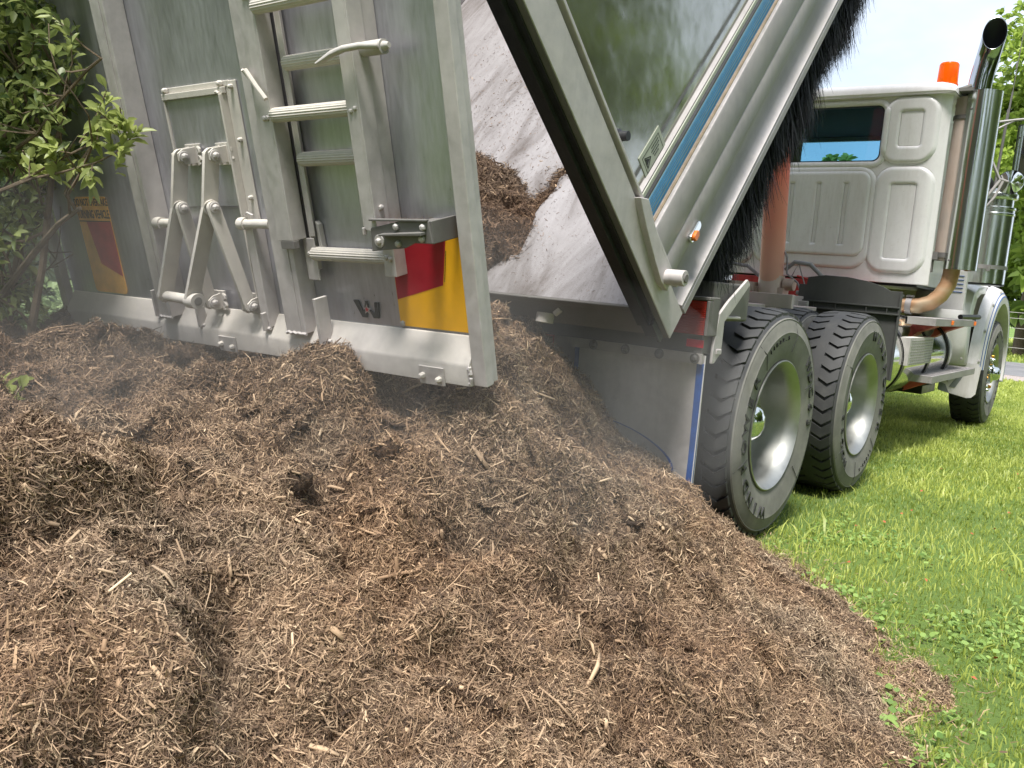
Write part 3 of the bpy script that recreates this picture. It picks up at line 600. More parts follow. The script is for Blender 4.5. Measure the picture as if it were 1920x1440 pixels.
for i, p in enumerate(ctr):
    d = (Vector(ctr[min(i+1, 6)])-Vector(ctr[max(i-1, 0)])).normalized(); e1 = Vector((0, 1, 0)); e1 = (e1-d*e1.dot(d)).normalized(); e2 = d.cross(e1)
    for j in range(N):
        a = 2*PI*j/N; q = Vector(p)+(e1*math.cos(a)+e2*math.sin(a))*.085
        if i >= 4: q += d*((i-3)/3*1.35*((e1*math.cos(a)+e2*math.sin(a))*.085).dot(Vector((.95, .25, 0))))
        vs.append(q)
m.add(vs, [(i*N+j, i*N+(j+1) % N, (i+1)*N+(j+1) % N, (i+1)*N+j) for i in range(6) for j in range(N)])
t = NT('smoked_chrome'); t.set('Base Color', (.42, .43, .46)); t.set('Metallic', 1.0); t.set('Roughness', .1); SMOKE = t.m
MATS['soot'] = simple('soot', (.012, .012, .02), .6)
o = put(m.build('exhaust_tip', [SMOKE, MATS['soot']], None, smooth=True), ex); sm = o.modifiers.new('t', 'SOLIDIFY'); sm.thickness = .004; sm.material_offset = 1; sm.material_offset_rim = 0; sm.offset = -1
o.modifiers.new('s', 'SUBSURF').render_levels = 1
m = MB(); m.tube([(3.80, .09, 1.50), (3.80, .09, 1.40), (3.79, .10, 1.31), (3.77, .14, 1.22), (3.75, .20, 1.155), (3.74, .28, 1.125), (3.74, .40, 1.12)], .062, 28); put(m.build('elbow_pipe', ELBOW, None, smooth='auto'), ex)
m = MB(); m.tube([(3.74, .34, 1.12), (3.74, .9, 1.12)], .058, 24); m.mat(1)
for y in (.33, .41): m.lathe([(.060, 0), (.070, 0), (.070, .045), (.060, .045)], (3.74, y, 1.12), (0, 1, 0), 28, close=True); m.box(3.70, 3.78, y, y+.045, 1.19, 1.205)
put(m.build('clamp_pipe', [PIPE, SILL], None, smooth='auto'), ex)

# ------------------------------------------------ air cleaner
ac = empty('air_cleaner'); ac.parent = truck
c = (4.95, .035, 0)
m = MB(); m.lathe([(.168, 1.375), (.168, 1.39), (.168, 1.50), (.172, 1.505), (.172, 1.515), (.168, 1.52), (.168, 1.97), (.174, 1.975), (.174, 1.99), (.168, 1.995), (.168, 2.02), (.174, 2.025), (.174, 2.04), (.150, 2.05), (.150, 2.11), (.176, 2.12), (.180, 2.14), (.176, 2.16), (.165, 2.165), (.160, 2.185), (.12, 2.205), (.0001, 2.21)], c, (0, 0, 1), 56); m.build('canister', SHCH, ac, smooth='auto')
m = MB(); m.lathe([(.0001, 1.376), (.166, 1.376), (.166, 1.36), (.0001, 1.36)], (4.95, .035, 0), (0, 0, 1), 40); m.build('canister_base', BLACK, ac)
m = MB(); m.lathe([(.0001, 2.20), (.05, 2.20), (.06, 2.24), (.058, 2.28), (.04, 2.31), (.0001, 2.32)], (4.95, .13, 0), (0, 0, 1), 28); m.build('intake_cap', BLACK, ac, smooth='auto')
m = MB(); m.lathe([(.169, 0), (.173, 0), (.173, .035), (.169, .035)], (4.95, .035, 1.50), (0, 0, 1), 56, close=True); m.box(4.76, 4.79, -.03, .0, 1.48, 1.53); m.build('mounting_band', SILL, ac, smooth='auto')

# ------------------------------------------------ mirrors and aerial
mi = empty('door_mirror'); mi.parent = truck; mx0, my0 = 3.98, -.455
m = MB(); m.prism([(4.43, y, z) for y, z in rrect(-.38, -.13, 2.20, 2.67, .03)], (.05, 0, 0)); m.build('mirror_shell', BLACK, mi, bevel=.006)
m = MB(); m.prism([(4.424, y, z) for y, z in rrect(-.37, -.14, 2.21, 2.66, .025)], (.006, 0, 0)); m.build('mirror_glass', MIRR, mi)
m = MB(); m.lathe([(.0001, .03), (.06, .028), (.096, .01), (.100, 0)], (4.345, -.150, 2.19), (1, 0, 0), 36); m.build('round_mirror_shell', BLACK, mi, smooth='auto')
m = MB(); m.lathe([(.0001, -.014), (.05, -.010), (.093, 0.001), (.098, .001)], (4.345, -.150, 2.19), (1, 0, 0), 36); m.build('round_mirror_glass', MIRR, mi, smooth=True)
m = MB(); m.tube([(4.2, .26, 2.64), (4.25, .03, 2.655), (4.40, -.12, 2.70), (4.45, -.30, 2.72)], .011, 8); m.tube([(4.2, .26, 2.50), (4.26, .03, 2.585), (4.38, -.10, 2.69)], .009, 8); m.tube([(4.2, .26, 2.50), (4.25, .02, 2.40), (4.29, -.07, 2.21), (4.33, -.13, 2.19)], .012, 8)
m.tube([(4.29, -.08, 2.20), (4.25, -.03, 2.10), (4.21, .0, 2.03), (4.2, .26, 1.97)], .012, 8); m.tube([(4.30, -.10, 2.19), (4.27, -.06, 2.06), (4.22, -.02, 1.98), (4.2, .26, 1.92)], .011, 8); m.tube([(4.45, -.25, 2.72), (4.45, -.25, 2.66)], .01, 8); m.build('mirror_arm', SILL, mi, smooth='auto')
m = MB(); m.tube([(4.95, .06, 2.2), (4.95, .04, 2.9)], .012, 8); m.tube([(4.95, .045, 2.72), (4.95, .03, 3.05)], .008, 8); m.tube([(4.95, .03, 3.05), (4.95, .01, 3.75)], .0035, 6); m.tube([(4.95, .03, 3.25), (4.95, .03, 3.30)], .007, 8); m.build('aerial', BEAM, truck, smooth='auto')

# ------------------------------------------------ tipped tray, local frame: s along the floor, y across, t out of the floor
ang = R(49.0)
TB = Matrix(((math.cos(ang), 0, -math.sin(ang), -1.122), (0, 1, 0, 0), (math.sin(ang), 0, math.cos(ang), .96), (0, 0, 0, 1)))
tray = empty('tipping_tray', (0, 0, 0)); tray.parent = truck
L = 5.6
MB(TB).box(0, L, .09, 2.31, .085, .11).build('tray_floor', FLOORM, tray)
m = MB(TB); m.box(-.005, .12, .03, 2.37, -.035, .082); m.box(-.012, .0, .09, 2.31, .083, .112); m.box(.3, .38, .3, 2.1, -.06, .084)
for s_ in np.arange(.9, L, .45): m.box(s_, s_+.05, .1, 2.3, .0, .084)
m.mat(0); m.build('floor_beam', BEAM, tray, bevel=.005)
m = MB(TB); m.tube([(-.005, .52, .02), (-.035, .52, .0)], .034, 20); m.tube([(-.004, .44, .05), (-.02, .46, .04)], .012, 8); m.build('round_lamp', DUSTY, tray, smooth='auto')
for y0, y1, nm in ((.05, .075, 'side_panel'), (2.325, 2.35, 'side_panel')): MB(TB).box(.08, L, y0, y1, .05, 1.75).build(nm, POL, tray)
MB(TB).box(.02, L, .0755, .09, .112, 1.74).build('side_lining', FLOORM, tray); MB(TB).box(.02, L, 2.31, 2.3245, .112, 1.74).build('side_lining', FLOORM, tray)
MB(TB).box(L, L+.04, .05, 2.35, .05, 1.9).build('front_panel', SILL, tray, bevel=.004)
for fy in (lambda y: y, lambda y: 2.4-y):
    def bx(m, a, b, y0, y1, c_, d): Y = sorted((fy(y0), fy(y1))); m.box(a, b, Y[0], Y[1], c_, d)
    m = MB(TB); bx(m, -.028, .088, .0, .09, -.014, 1.80); bx(m, .088, .105, .02, .05, -.004, 1.80); bx(m, .105, .118, -.006, .05, .10, 1.80); m.build('corner_post', FRAMEG, tray, bevel=.003)
    m = MB(TB); bx(m, -.036, -.031, .022, .088, -.005, 1.80); bx(m, -.052, -.036, .045, .088, .07, 1.80); bx(m, -.06, -.036, .02, .030, .0, .09); m.mat(1); bx(m, -.0305, -.0285, .002, .088, -.010, 1.80); m.build('rubber_seal', [BLACKR, BEAM], tray, bevel=.002)
    m = MB(TB); cs = [(.05, .47), (.037, .462), (.034, .365), (.020, .358), (.004, .352), (.0, .345), (.0, .235), (.003, .23), (.0, .225), (.0, .155), (.008, .14), (.028, .115), (.038, .085), (.034, .055), (.018, .028), (.008, .018), (.0, .014), (.0, .006), (.004, .002), (.0, -.002), (.0, -.028), (.05, -.03)]
    vs = [(s_, fy(y), t_) for s_ in (.10, L) for y, t_ in cs]; k = len(cs)
    m.add(vs, [(i, i+1, k+i+1, k+i) for i in range(k-1)]+[tuple(range(k)), tuple(range(k, 2*k))]); m.build('sill_rail', SILL, tray, smooth='auto')
    m = MB(TB); bx(m, .13, L, .0290, .0335, .362, .461); m.build('pale_band', CREAM, tray)
    m = MB(TB)
    for a, b in ((.365, .373), (.379, .386), (.3915, .3965), (.401, .405), (.4085, .4115), (.4155, .4175), (.422, .4232)): bx(m, .13, L, .0275, .0289, a, b)
    m.build('blue_stripes', BLUE, tray)
    m = MB(TB); bx(m, .12, L, .016, .0335, .354, .361); m.build('edge_strip', TAN, tray)
    m = MB(TB); bx(m, .10, 3.6, .0, .012, .463, .468); m.build('band_shadow_gap', BLACKR, tray)  # thin black line along the upper edge of the pale band
m = MB(TB); m.prism([(s_, -.022, t_) for s_, t_ in ((.082, .525), (.118, .485), (.100, .40), (.085, .30), (.088, .21), (.085, .175), (.03, .165), (.018, .22), (.030, .30), (.052, .42), (.07, .49))], (0, .028, 0)); m.tube([(.055, .0, .205), (.055, -.088, .205)], .026, 24); m.mat(1).tube([(.055, -.087, .205), (.055, -.093, .205)], .015, 16); m.build('latch_arm', [FRAMEG, BEAM], tray, bevel=.003)
m = MB(TB); m.prism([(s_, .0, t_) for s_, t_ in rrect(.262, .355, .148, .178, .014)], (0, -.012, 0)); m.mat(1).prism([(s_, -.012, t_) for s_, t_ in rrect(.27, .31, .150, .176, .012)], (0, -.012, 0)); m.build('side_marker', [CHROME, AMBER], tray, bevel=.003)
m = MB(TB); m.lathe([(.0001, -.06), (.014, -.06), (.015, -.035), (.022, -.03), (.022, -.01), (.026, -.005), (.026, 0)], (.150, .05, .70), (0, 1, 0), 20); m.build('rubber_stop', BLACKR, tray, smooth='auto')
# warning sticker (pale label, triangle pictogram, lines of tiny print)
m = MB(TB); Y = .0475
m.mat(0).box(.235, .395, Y, .050, .455, .545); m.mat(1)
def fr(a, b, c_, d, w=.002): m.box(a, b, Y-.0006, Y, c_, c_+w); m.box(a, b, Y-.0006, Y, d-w, d); m.box(a, a+w, Y-.0006, Y, c_+w, d-w); m.box(b-w, b, Y-.0006, Y, c_+w, d-w)
fr(.250, .380, .470, .530)
for a, b in (((.262, .483), (.262, .521)), ((.262, .521), (.297, .502)), ((.297, .502), (.262, .483))): m.tube([(a[0], Y-.0003, a[1]), (b[0], Y-.0003, b[1])], .0018, 4)
m.prism([(.266, Y, .492), (.266, Y, .514), (.279, Y, .507), (.286, Y, .500), (.276, Y, .497)], (0, -.0007, 0))
for i, (a, b) in enumerate(((.315, .370), (.308, .365), (.312, .360), (.318, .352))):
    s_ = a
    while s_ < b: w = random.uniform(.003, .008); m.box(s_, s_+w, Y-.0006, Y, .516-i*.010, .520-i*.010); s_ += w+.0025
m.build('warning_sticker', [CREAM, INK], tray)
# black bristle skirt hanging under the sill
rs = np.random.RandomState(3); n = 60000
S_ = rs.uniform(.50, 4.6, n); y = rs.uniform(.06, .14, n)
ln = .20+.10*np.clip((S_-.5)/.5, 0, 1)+.05*np.sin(S_*9)+.03*np.sin(S_*23+1)+rs.normal(0, .02, n); ln = np.clip(ln, .06, .42)*(.75+.25*rs.rand(n))
T_ = -.03+rs.uniform(-.06, .02, n); ca, sa = math.cos(ang), math.sin(ang)
base = np.stack([ca*S_-sa*T_-1.122, y, sa*S_+ca*T_+.96], -1)
n2 = 3500                                                    # a loose tuft at the low end
b2 = np.stack([rs.normal(-.80+.08, .035, n2), rs.uniform(.05, .13, n2), rs.uniform(1.22, 1.36, n2)], -1)
b2[:, 0] = -1.122+ca*.55+sa*.05+rs.normal(.03, .035, n2); b2[:, 2] = .96+sa*.5+rs.uniform(-.05, .05, n2)
base = np.concatenate([base, b2]); ln = np.concatenate([ln, rs.uniform(.12, .25, n2)]); n += n2
dr = unit(np.stack([rs.normal(.12, .12, n), rs.normal(-.02, .10, n), -np.ones(n)], -1))
sd_ = unit(np.cross(dr, rs.normal(0, 1, (n, 3))))*.0011
k1 = base+dr*ln[:, None]*.5+rs.normal(0, .008, (n, 3)); k2 = base+dr*ln[:, None]+rs.normal(0, .014, (n, 3))
V = np.stack([base-sd_, base+sd_, k1-sd_, k1+sd_, k2-sd_*.3, k2+sd_*.3], 1).reshape(-1, 3)
o6 = (np.arange(n)*6)[:, None]; F = np.concatenate([o6+[[0, 1, 3, 2]], o6+[[2, 3, 5, 4]]])
np_mesh('bristle_skirt', V, F, FURM, parent=tray)
m = MB(TB); m.box(.62, 4.6, .085, .115, -.20, -.02); m.build('skirt_backing', FURM, tray)

# ------------------------------------------------ hanging tailgate, local frame: x = -outwards, y across from its right edge, z up the gate
TG = Matrix(((0.965826, -0.022745, -0.258191, -2.063146), (0.026977, 0.999553, 0.012859, .025002), (0.257783, -0.019385, 0.966008, .819535), (0, 0, 0, 1))) @ Matrix.Translation((0, -.008, 0)) @ Matrix.Diagonal((1, .945, .922, 1))
gate = empty('tailgate', (0, 0, 0)); gate.parent = truck
def gb(m, n0, n1, u0, u1, v0, v1): m.box(-n1, -n0, u0, u1, v0, v1)
VT = 1.50
m = MB(TG); gb(m, -.022, 0, .004, 2.20, .02, VT); m.build('gate_sheet', ALU, gate)
m = MB(TG)
gb(m, .012, .042, -.016, .030, .004, VT); gb(m, .012, .042, 2.185, 2.235, .004, VT); gb(m, .004, .042, .0245, 2.184, VT-.06, VT-.002); gb(m, -.02, .0118, -.004, .002, .004, VT)
m.build('gate_frame', FRAMEG, gate, bevel=.005)
m = MB(TG); m.prism([(-.002, .0305, .136), (-.008, .0305, .134), (-.050, .0305, .070), (-.053, .0305, .060), (-.053, .0305, .004), (-.002, .0305, .004)], (0, 2.154, 0)); m.mat(1)
for u in (.165, 1.095): 
    gb(m, .054, .060, u-.045, u+.045, -.004, .050); m.mat(0).bolt((-.060, u-.03, .016), (-1, 0, 0), .010, .014); m.bolt((-.060, u+.03, .022), (-1, 0, 0), .010, .014); m.mat(1)
m.mat(2).tube([(-.050, .031+.003*math.sin(i*2), .006+i*.007) for i in range(9)], [.005+.002*(i % 2) for i in range(9)], 8)
m.build('bottom_channel', [DUSTY, FRAME, FRAMEG], gate, bevel=.004)
for u0, u1, k, m_ in ((1.38, 1.457, .07, FRAMEG), (.668, .762, .06, FRAMEG)):
    m = MB(TG); gb(m, .001, k, u0, u1, .100, VT-.07); gb(m, k, k+.003, u0+.020, u0+.024, .11, VT-.07); gb(m, .001, .025, u1+.0005, u1+.035, .125, VT-.07)
    m.tube([(-k, u0+(u1-u0)*i/8, .098+.003*math.sin(i*3)) for i in range(9)], .006, 6); m.build('gate_rib', m_, gate, bevel=.003)
# ladder: a lower fixed section and a sliding upper section in front of it
m = MB(TG); gb(m, .001, .046, .262, .305, .300, VT-.07); m.mat(1); m.bolt((-.046, .276, .352), (-1, 0, 0), .008, .007); m.bolt((-.046, .292, .356), (-1, 0, 0), .008, .007)
m.build('ladder_rail', [FRAMEG, FRAME], gate, bevel=.002)
m = MB(TG); gb(m, .050, .100, .256, .262, .415, 1.49); m.prism([(-.094, .2625, 1.49), (-.094, .305, 1.49), (-.094, .305, .455), (-.094, .298, .444), (-.094, .280, .440), (-.094, .2625, .415)], (-.006, 0, 0)); m.box(-.106, -.094, .300, .306, .43, .45)
m.mat(1)
for v in (.757, 1.08): m.bolt((-.100, .274, v+.004), (-1, 0, 0), .007, .006); m.bolt((-.100, .290, v-.002), (-1, 0, 0), .007, .006)
m.bolt((-.075, .2555, .50), (0, -1, 0), .009, .006)
m.build('ladder_rail', [FRAMEG, FRAME], gate, bevel=.0015)
m = MB(TG); gb(m, .074, .080, .640, .700, .400, 1.49); gb(m, .030, .080, .632, .6395, .400, 1.49); m.mat(1)
for v in (1.08, .757): m.bolt((-.080, .665, v), (-1, 0, 0), .008, .006); m.bolt((-.080, .650, v), (-1, 0, 0), .008, .006)
m.build('ladder_rail', [FRAME, FRAMEG], gate, bevel=.0015)
m = MB(TG); gb(m, .004, .030, .615, .6195, .30, VT-.07); gb(m, .026, .030, .595, .6145, .405, VT-.07); gb(m, .028, .032, .600, .650, .270, .40); m.mat(1); gb(m, .06, .080, .630, .690, .375, .399); m.mat(0).bolt((-.032, .628, .352), (-1, 0, 0), .008, .006)
m.build('ladder_rail', [FRAMEG, BEAM], gate, bevel=.0015)
def rung(v, u0, u1, nn, r=.021):
    m = MB(TG); K = 36; vs = []
    for u in (u0, (u0+u1)/2, u1):
        for j in range(K):
            a = 2*PI*j/K; rr = r*(1.0 if j % 2 else .92); vs.append((-nn+math.cos(a)*rr, u, v+math.sin(a)*rr))
    m.add(vs, [(i*K+j, i*K+(j+1) % K, (i+1)*K+(j+1) % K, (i+1)*K+j) for i in range(2) for j in range(K)]+[tuple(range(K)), tuple(range(2*K, 3*K))]); return m.build('ladder_rung', DUSTY, gate)
for v, u0, u1, nn in ((1.052, .258, .635, .070), (.900, .30, .600, .026), (.763, .258, .635, .068), (.633, .30, .600, .026), (.352, .29, .612, .026)): rung(v, u0, u1, nn)
m = MB(TG); gb(m, .145, .150, .06, .07, .88, .93); m = MB(TG); m.tube([(-.08, .19, .905), (-.112, .215, .908), (-.122, .26, .906), (-.125, .30, .898), (-.122, .34, .887), (-.120, .37, .880)], [.009, .009, .009, .009, .007, .004], 10); m.tube([(-.06, .185, .903), (-.06, .255, .903)], .019, 18); m.tube([(-.06, .168, .905), (-.06, .186, .904)], [.007, .013], 12); m.box(-.06, -.046, .20, .262, .89, .915); m.build('latch_handle', FRAME, gate, smooth='auto')
m = MB(TG); m.tube([(-.085, .69, .870), (-.095, .70, .895), (-.10, .685, .892), (-.10, .65, .845), (-.10, .618, .808)], .007, 8); m.build('hook', DUSTY, gate, smooth='auto')
# clamp plate holding the ladder
m = MB(TG); m.prism([(-.106, u, v) for u, v in ((.272, .450), (.16, .470), (.065, .470), (.058, .412), (.12, .412), (.155, .398), (.278, .386))], (.007, 0, 0)); m.box(-.112, -.100, .066, .27, .470, .476); m.prism([(-.1065, .225, .432), (-.1065, .075, .436), (-.1065, .075, .445), (-.1065, .225, .438)], (-.020, 0, 0)); m.box(-.098, -.0, .11, .15, .42, .46)
m.box(-.099, -.0, .06, .068, .41, .47); m.mat(1)
for u, v in ((.082, .455), (.090, .425), (.175, .455), (.175, .410), (.245, .415)): m.bolt((-.106, u, v), (-1, 0, 0), .010, .010)
m.lathe([(.0001, .002), (.018, .002), (.018, 0)], (-.106, .245, .415), (-1, 0, 0), 20)
m.build('ladder_clamp', [BEAM, FRAME], gate, bevel=.002)
# hatch and its toggle linkage
m = MB(TG); gb(m, .001, .014, .945, 1.235, .492, .842); m.build('hatch_door', ALU, gate, bevel=.002)
m = MB(TG); gb(m, .001, .008, .905, 1.25, .862, .880); gb(m, .008, .022, .92, 1.245, .842, .862); gb(m, .001, .030, .925, .933, .118, .842); gb(m, .001, .006, .872, .924, .125, .878); gb(m, .001, .020, 1.236, 1.244, .50, .842)
for u, v in ((1.228, .872), (.935, .872)): m.bolt((-.010, u, v), (-1, 0, 0), .010, .016)
for v in (.86, .70, .52): m.bolt((-.006, .892, v), (-1, 0, 0), .008, .014)
m.tube([(-.016, .938+.006*math.sin(i*2.1), .49+i*.010) for i in range(8)], .006, 6); m.tube([(-.026, .95-.004*i, .846+.003*math.sin(i)) for i in range(6)], .005, 6); m.build('hatch_frame', DUSTY, gate, bevel=.002)
m = MB(TG); gb(m, .001, .006, .945, 1.24, .13, .486); gb(m, .006, .009, .95, 1.23, .486, .4905); m.mat(1); gb(m, .001, .045, .862, .870, .100, .45); gb(m, .036, .045, .870, .90, .118, .45); m.tube([(-.05, .84, .47), (-.055, .86, .480), (-.045, .885, .47)], .004, 6); m.build('chute_plate', [ALU, FRAMEG], gate, bevel=.002)
def flat(m, a, b, w=.050, th=.013):
    """flat bar on edge between two (n, u, v) points with rounded ends; its broad face looks along u"""
    A, B = Vector((-a[0], a[1], a[2])), Vector((-b[0], b[1], b[2])); d = (B-A).normalized(); sy = Vector((0, 1, 0)); sy = (sy-d*sy.dot(d)).normalized(); sx = d.cross(sy)
    pts = []
    for c_, a0 in ((A, 180), (B, 0)):
        for i in range(9):
            q = R(a0-90+22.5*i); pts.append(c_+d*math.cos(q)*w/2+sx*math.sin(q)*w/2)
    m.prism(pts, sy*th)
m = MB(TG)
for (t_, md, lo) in (((.065, 1.130, .662), (.095, 1.148, .500), (.155, 1.232, .213)), ((.065, .966, .660), (.095, .979, .502), (.155, 1.082, .207))):
    flat(m, t_, md); flat(m, md, lo)
m.tube([(-.155, 1.255, .213), (-.155, 1.08, .205)], .017, 16); m.tube([(-.155, 1.100, .206), (-.155, 1.055, .204)], .026, 20); m.mat(1); m.tube([(-.155, 1.0545, .204), (-.155, 1.053, .204)], .014, 14); m.mat(0)
m.tube([(-.155, 1.252, .213), (-.155, 1.236, .213)], .022, 14)
m.build('toggle_arm', [DUSTY, BEAM], gate, bevel=.002)
m = MB(TG); flat(m, (.095, 1.128, .500), (.05, 1.150, .166), .042); flat(m, (.095, .960, .502), (.05, .938, .168), .042); m.mat(1)
for u, n_, v in ((1.126, .095, .500), (.958, .095, .502), (1.115, .065, .662), (.950, .065, .660), (1.136, .05, .166), (.922, .05, .168)): m.bolt((-n_, u, v), (0, -1, 0), .012, .012); m.lathe([(.0001, .003), (.018, .003), (.018, 0)], (-n_, u, v), (0, -1, 0), 18)
m.build('toggle_link', [DUSTY, FRAME], gate, bevel=.002)
for u, v, nn in ((1.116, .662, .065), (.952, .660, .065), (1.137, .166, .05), (.924, .168, .05)):
    m = MB(TG)
    for du in (.0, .032):
        m.prism([(-.014, u+du, v-.026), (-nn, u+du, v-.026), (-nn-.018, u+du, v-.012), (-nn-.018, u+du, v+.012), (-nn, u+du, v+.024), (-.014, u+du, v+.028)], (0, .007, 0))
    m.box(-.022, -.014, u-.02, u+.055, v-.034, v+.036); m.tube([(-.022, u-.02+.006*math.sin(i*2), v-.03+i*.008) for i in range(8)], .006, 6)
    m.build('hinge_lug', DUSTY, gate, bevel=.002)
m = MB(TG); m.tube([(-.05, 1.375, .440), (-.05, 1.20, .442)], .015, 16); m.tube([(-.05, 1.379, .440), (-.05, 1.345, .440)], .021, 14); m.build('cross_bar', DUSTY, gate, smooth='auto'); m = MB(TG); m.tube([(-.05, .905, .444), (-.05, .76, .444)], .015, 16); m.tube([(-.05, .91, .444), (-.05, .88, .444)], .02, 12); m.build('cross_bar', DUSTY, gate, smooth='auto')
for u, v0, v1 in ((.585, .075, .222), (1.235, .07, .14), (.872, .09, .15), (1.495, .09, .19)): m = MB(TG); gb(m, .028, .060 if u != .585 else .075, u, u+.012, v0, v1); m.tube([(-.045, u-.01, v0+.005), (-.045, u+.02, v0+.005)], .007, 6); m.build('gusset', FRAME, gate, bevel=.002)
m = MB(TG); m.prism([(-.03, 1.46, .095), (-.03, 1.525, .10), (-.03, 1.525, .18), (-.03, 1.505, .215), (-.03, 1.46, .22)], (.008, 0, 0)); m.build('gusset', FRAME, gate, bevel=.002); m = MB(TG); m.prism([(-.02, .595, .345), (-.02, .58, .345), (-.02, .585, .44), (-.02, .597, .45)], (.018, 0, 0)); m.build('gusset', FRAME, gate, bevel=.002)
# rear marker plates
def plate(m, poly, n0, th, k): m.mat(k).prism([(-n0, u, v) for u, v in poly], (-th, 0, 0))
m = MB(TG); plate(m, rrect(.045, .315, .143, .453, .006, 2), .001, .003, 0); plate(m, [(.098, .4505), (.3135, .4505), (.3135, .222), (.135, .274)], .004, .0006, 1)
m.mat(2).bolt((-.004, .305, .150), (-1, 0, 0), .009, .006); m.bolt((-.004, .057, .449), (-1, 0, 0), .004, .003); m.bolt((-.004, .09, .449), (-1, 0, 0), .004, .003)
m.mat(3)
for i in range(22): v = .285+i*.0040; u = .1275-(v-.285)*.19; m.box(-.0049, -.0046, u-.0012, u+.0012, v, v+.0025)
m.build('marker_plate', [YEL, REDM, FRAME, INK], gate)
m = MB(TG); plate(m, rrect(1.772, 2.005, .143, .528, .02, 4), .001, .003, 0); plate(m, [(1.772, .430), (1.95, .430), (1.913, .262), (1.775, .215)], .004, .0006, 1); plate(m, [(1.774, .4305), (2.003, .4305), (2.003, .434), (1.774, .434)], .004, .0006, 2)
def TM(u, v, n0): return Matrix(((0, 0, -1, -n0), (-1, 0, 0, u), (0, 1, 0, v), (0, 0, 0, 1)))
m.text('DO NOT OVERTAKE', TM(1.888, .505, .0045), .040, .0004, k=2, xs=.66); m.text('TURNING VEHICLE', TM(1.888, .458, .0045), .046, .0004, k=2, xs=.60)
m.build('marker_plate', [YELD, REDD, INK], gate)
# small emblem: a W with a star
m = MB(TG); n0 = .002
for P in ([(.500, .206), (.482, .206), (.466, .165), (.474, .158), (.452, .158)], ): pass
plate(m, [(.500, .208), (.480, .208), (.458, .160), (.470, .156)], .001, .004, 0); plate(m, [(.470, .156), (.452, .156), (.440, .190), (.449, .206)], .001, .0042, 0)
plate(m, [(.435, .180), (.423, .156), (.401, .157), (.395, .206), (.412, .206), (.415, .172)], .001, .004, 0); plate(m, [(.452, .208), (.441, .208), (.441, .196), (.447, .196)], .001, .004, 0)
star(m, (.444, .182), .017, -.0068, 1); star(m, (.444, .182), .010, -.0074, 2)
m.build('emblem', [INK, FRAME, REDM], gate)

# ================================================================== bark mulch
CP = np.array([(-3.35, -0.17, 0.4), (-3.18, -0.27, 0.37), (-3.02, -0.34, 0.33), (-2.85, -0.44, 0.3), (-2.66, -0.56, 0.27), (-2.39, -0.67, 0.2), (-2.1, -0.77, 0.12), (-1.78, -0.91, 0.04), (-1.61, -0.99, 0.0), (-1.28, -0.92, 0.0), (-0.84, -0.72, 0.0), (-0.54, -0.48, 0.0), (-0.3, -0.23, 0.0), (-0.2, -0.06, 0.0), (-0.32, -0.0, 0.06),
 (-3.23, 0.02, 0.56), (-2.99, -0.01, 0.52), (-2.69, -0.08, 0.48), (-2.4, -0.25, 0.44), (-1.94, -0.32, 0.37), (-1.23, -0.32, 0.2), (-3.07, 0.44, 0.66), (-2.87, 0.42, 0.64), (-2.56, 0.38, 0.61), (-2.31, 0.18, 0.62), (-2.05, -0.04, 0.63), (-1.32, 0.07, 0.52), (-2.82, 1.62, 0.72), (-2.64, 1.53, 0.73), (-2.4, 1.72, 0.74), (-2.03, 2.05, 0.80), (-1.91, 1.75, 0.68), (-1.78, 1.43, 0.66), (-1.93, 0.92, 0.785), (-1.95, 0.44, 0.81), (-1.93, 0.14, 0.81),
 (-1.02, 0.85, 0.91), (-1.02, 0.65, 0.85), (-1.02, 0.44, 0.77), (-1.02, 0.25, 0.61), (-1.02, 0.02, 0.50), (-1.02, -0.09, 0.42), (-1.02, -0.18, 0.36), (-1.45, .5, .84), (-1.45, 1.0, .84), (-1.0, 1.5, .80), (-1.4, 2.3, .7), (-.3, .5, .25), (-.2, 1.2, .3), (.3, .8, .0), (.4, 2.0, .0), (-.5, 3.0, .1), (-.5, .12, .2),
 (-1.6, 3.0, .5), (-2.4, 2.6, .58), (-1.8, 3.8, .1), (-2.6, 3.4, .25), (-3.1, 2.4, .55), (-3.4, 1.4, .62), (-3.6, .6, .5), (-3.9, 1.8, .3), (-3.65, .15, .34), (-3.55, -.35, .22), (-3.3, -.6, .16), (-3.0, -.8, .10), (-2.7, -1.0, .04), (-2.3, -1.15, -.02), (-3.9, -.3, .05), (-3.4, -1.0, -.04), (-4.2, .8, .1), (-4.3, 2.4, .0), (-3.4, 3.6, .0), (-1.6, -1.3, -.12), (-1.0, -1.2, -.12), (-.4, -.8, -.12), (0, -.4, -.1), (-4.5, -.2, -.1)], float)
def tps(P, q):
    n = len(P); d = np.hypot(P[:, None, 0]-P[None, :, 0], P[:, None, 1]-P[None, :, 1]); K = np.where(d > 0, d*d*np.log(d+1e-9), 0)+np.eye(n)*.006
    A = np.zeros((n+3, n+3)); A[:n, :n] = K; A[:n, n] = 1; A[:n, n+1:] = P[:, :2]; A[n, :n] = 1; A[n+1:, :n] = P[:, :2].T
    w = np.linalg.solve(A, np.concatenate([P[:, 2], [0, 0, 0]])); out = np.full(q.shape[0], w[n])+q@w[n+1:]
    for i in range(n):
        d = np.hypot(q[:, 0]-P[i, 0], q[:, 1]-P[i, 1]); out += w[i]*np.where(d > 0, d*d*np.log(d+1e-9), 0)
    return out
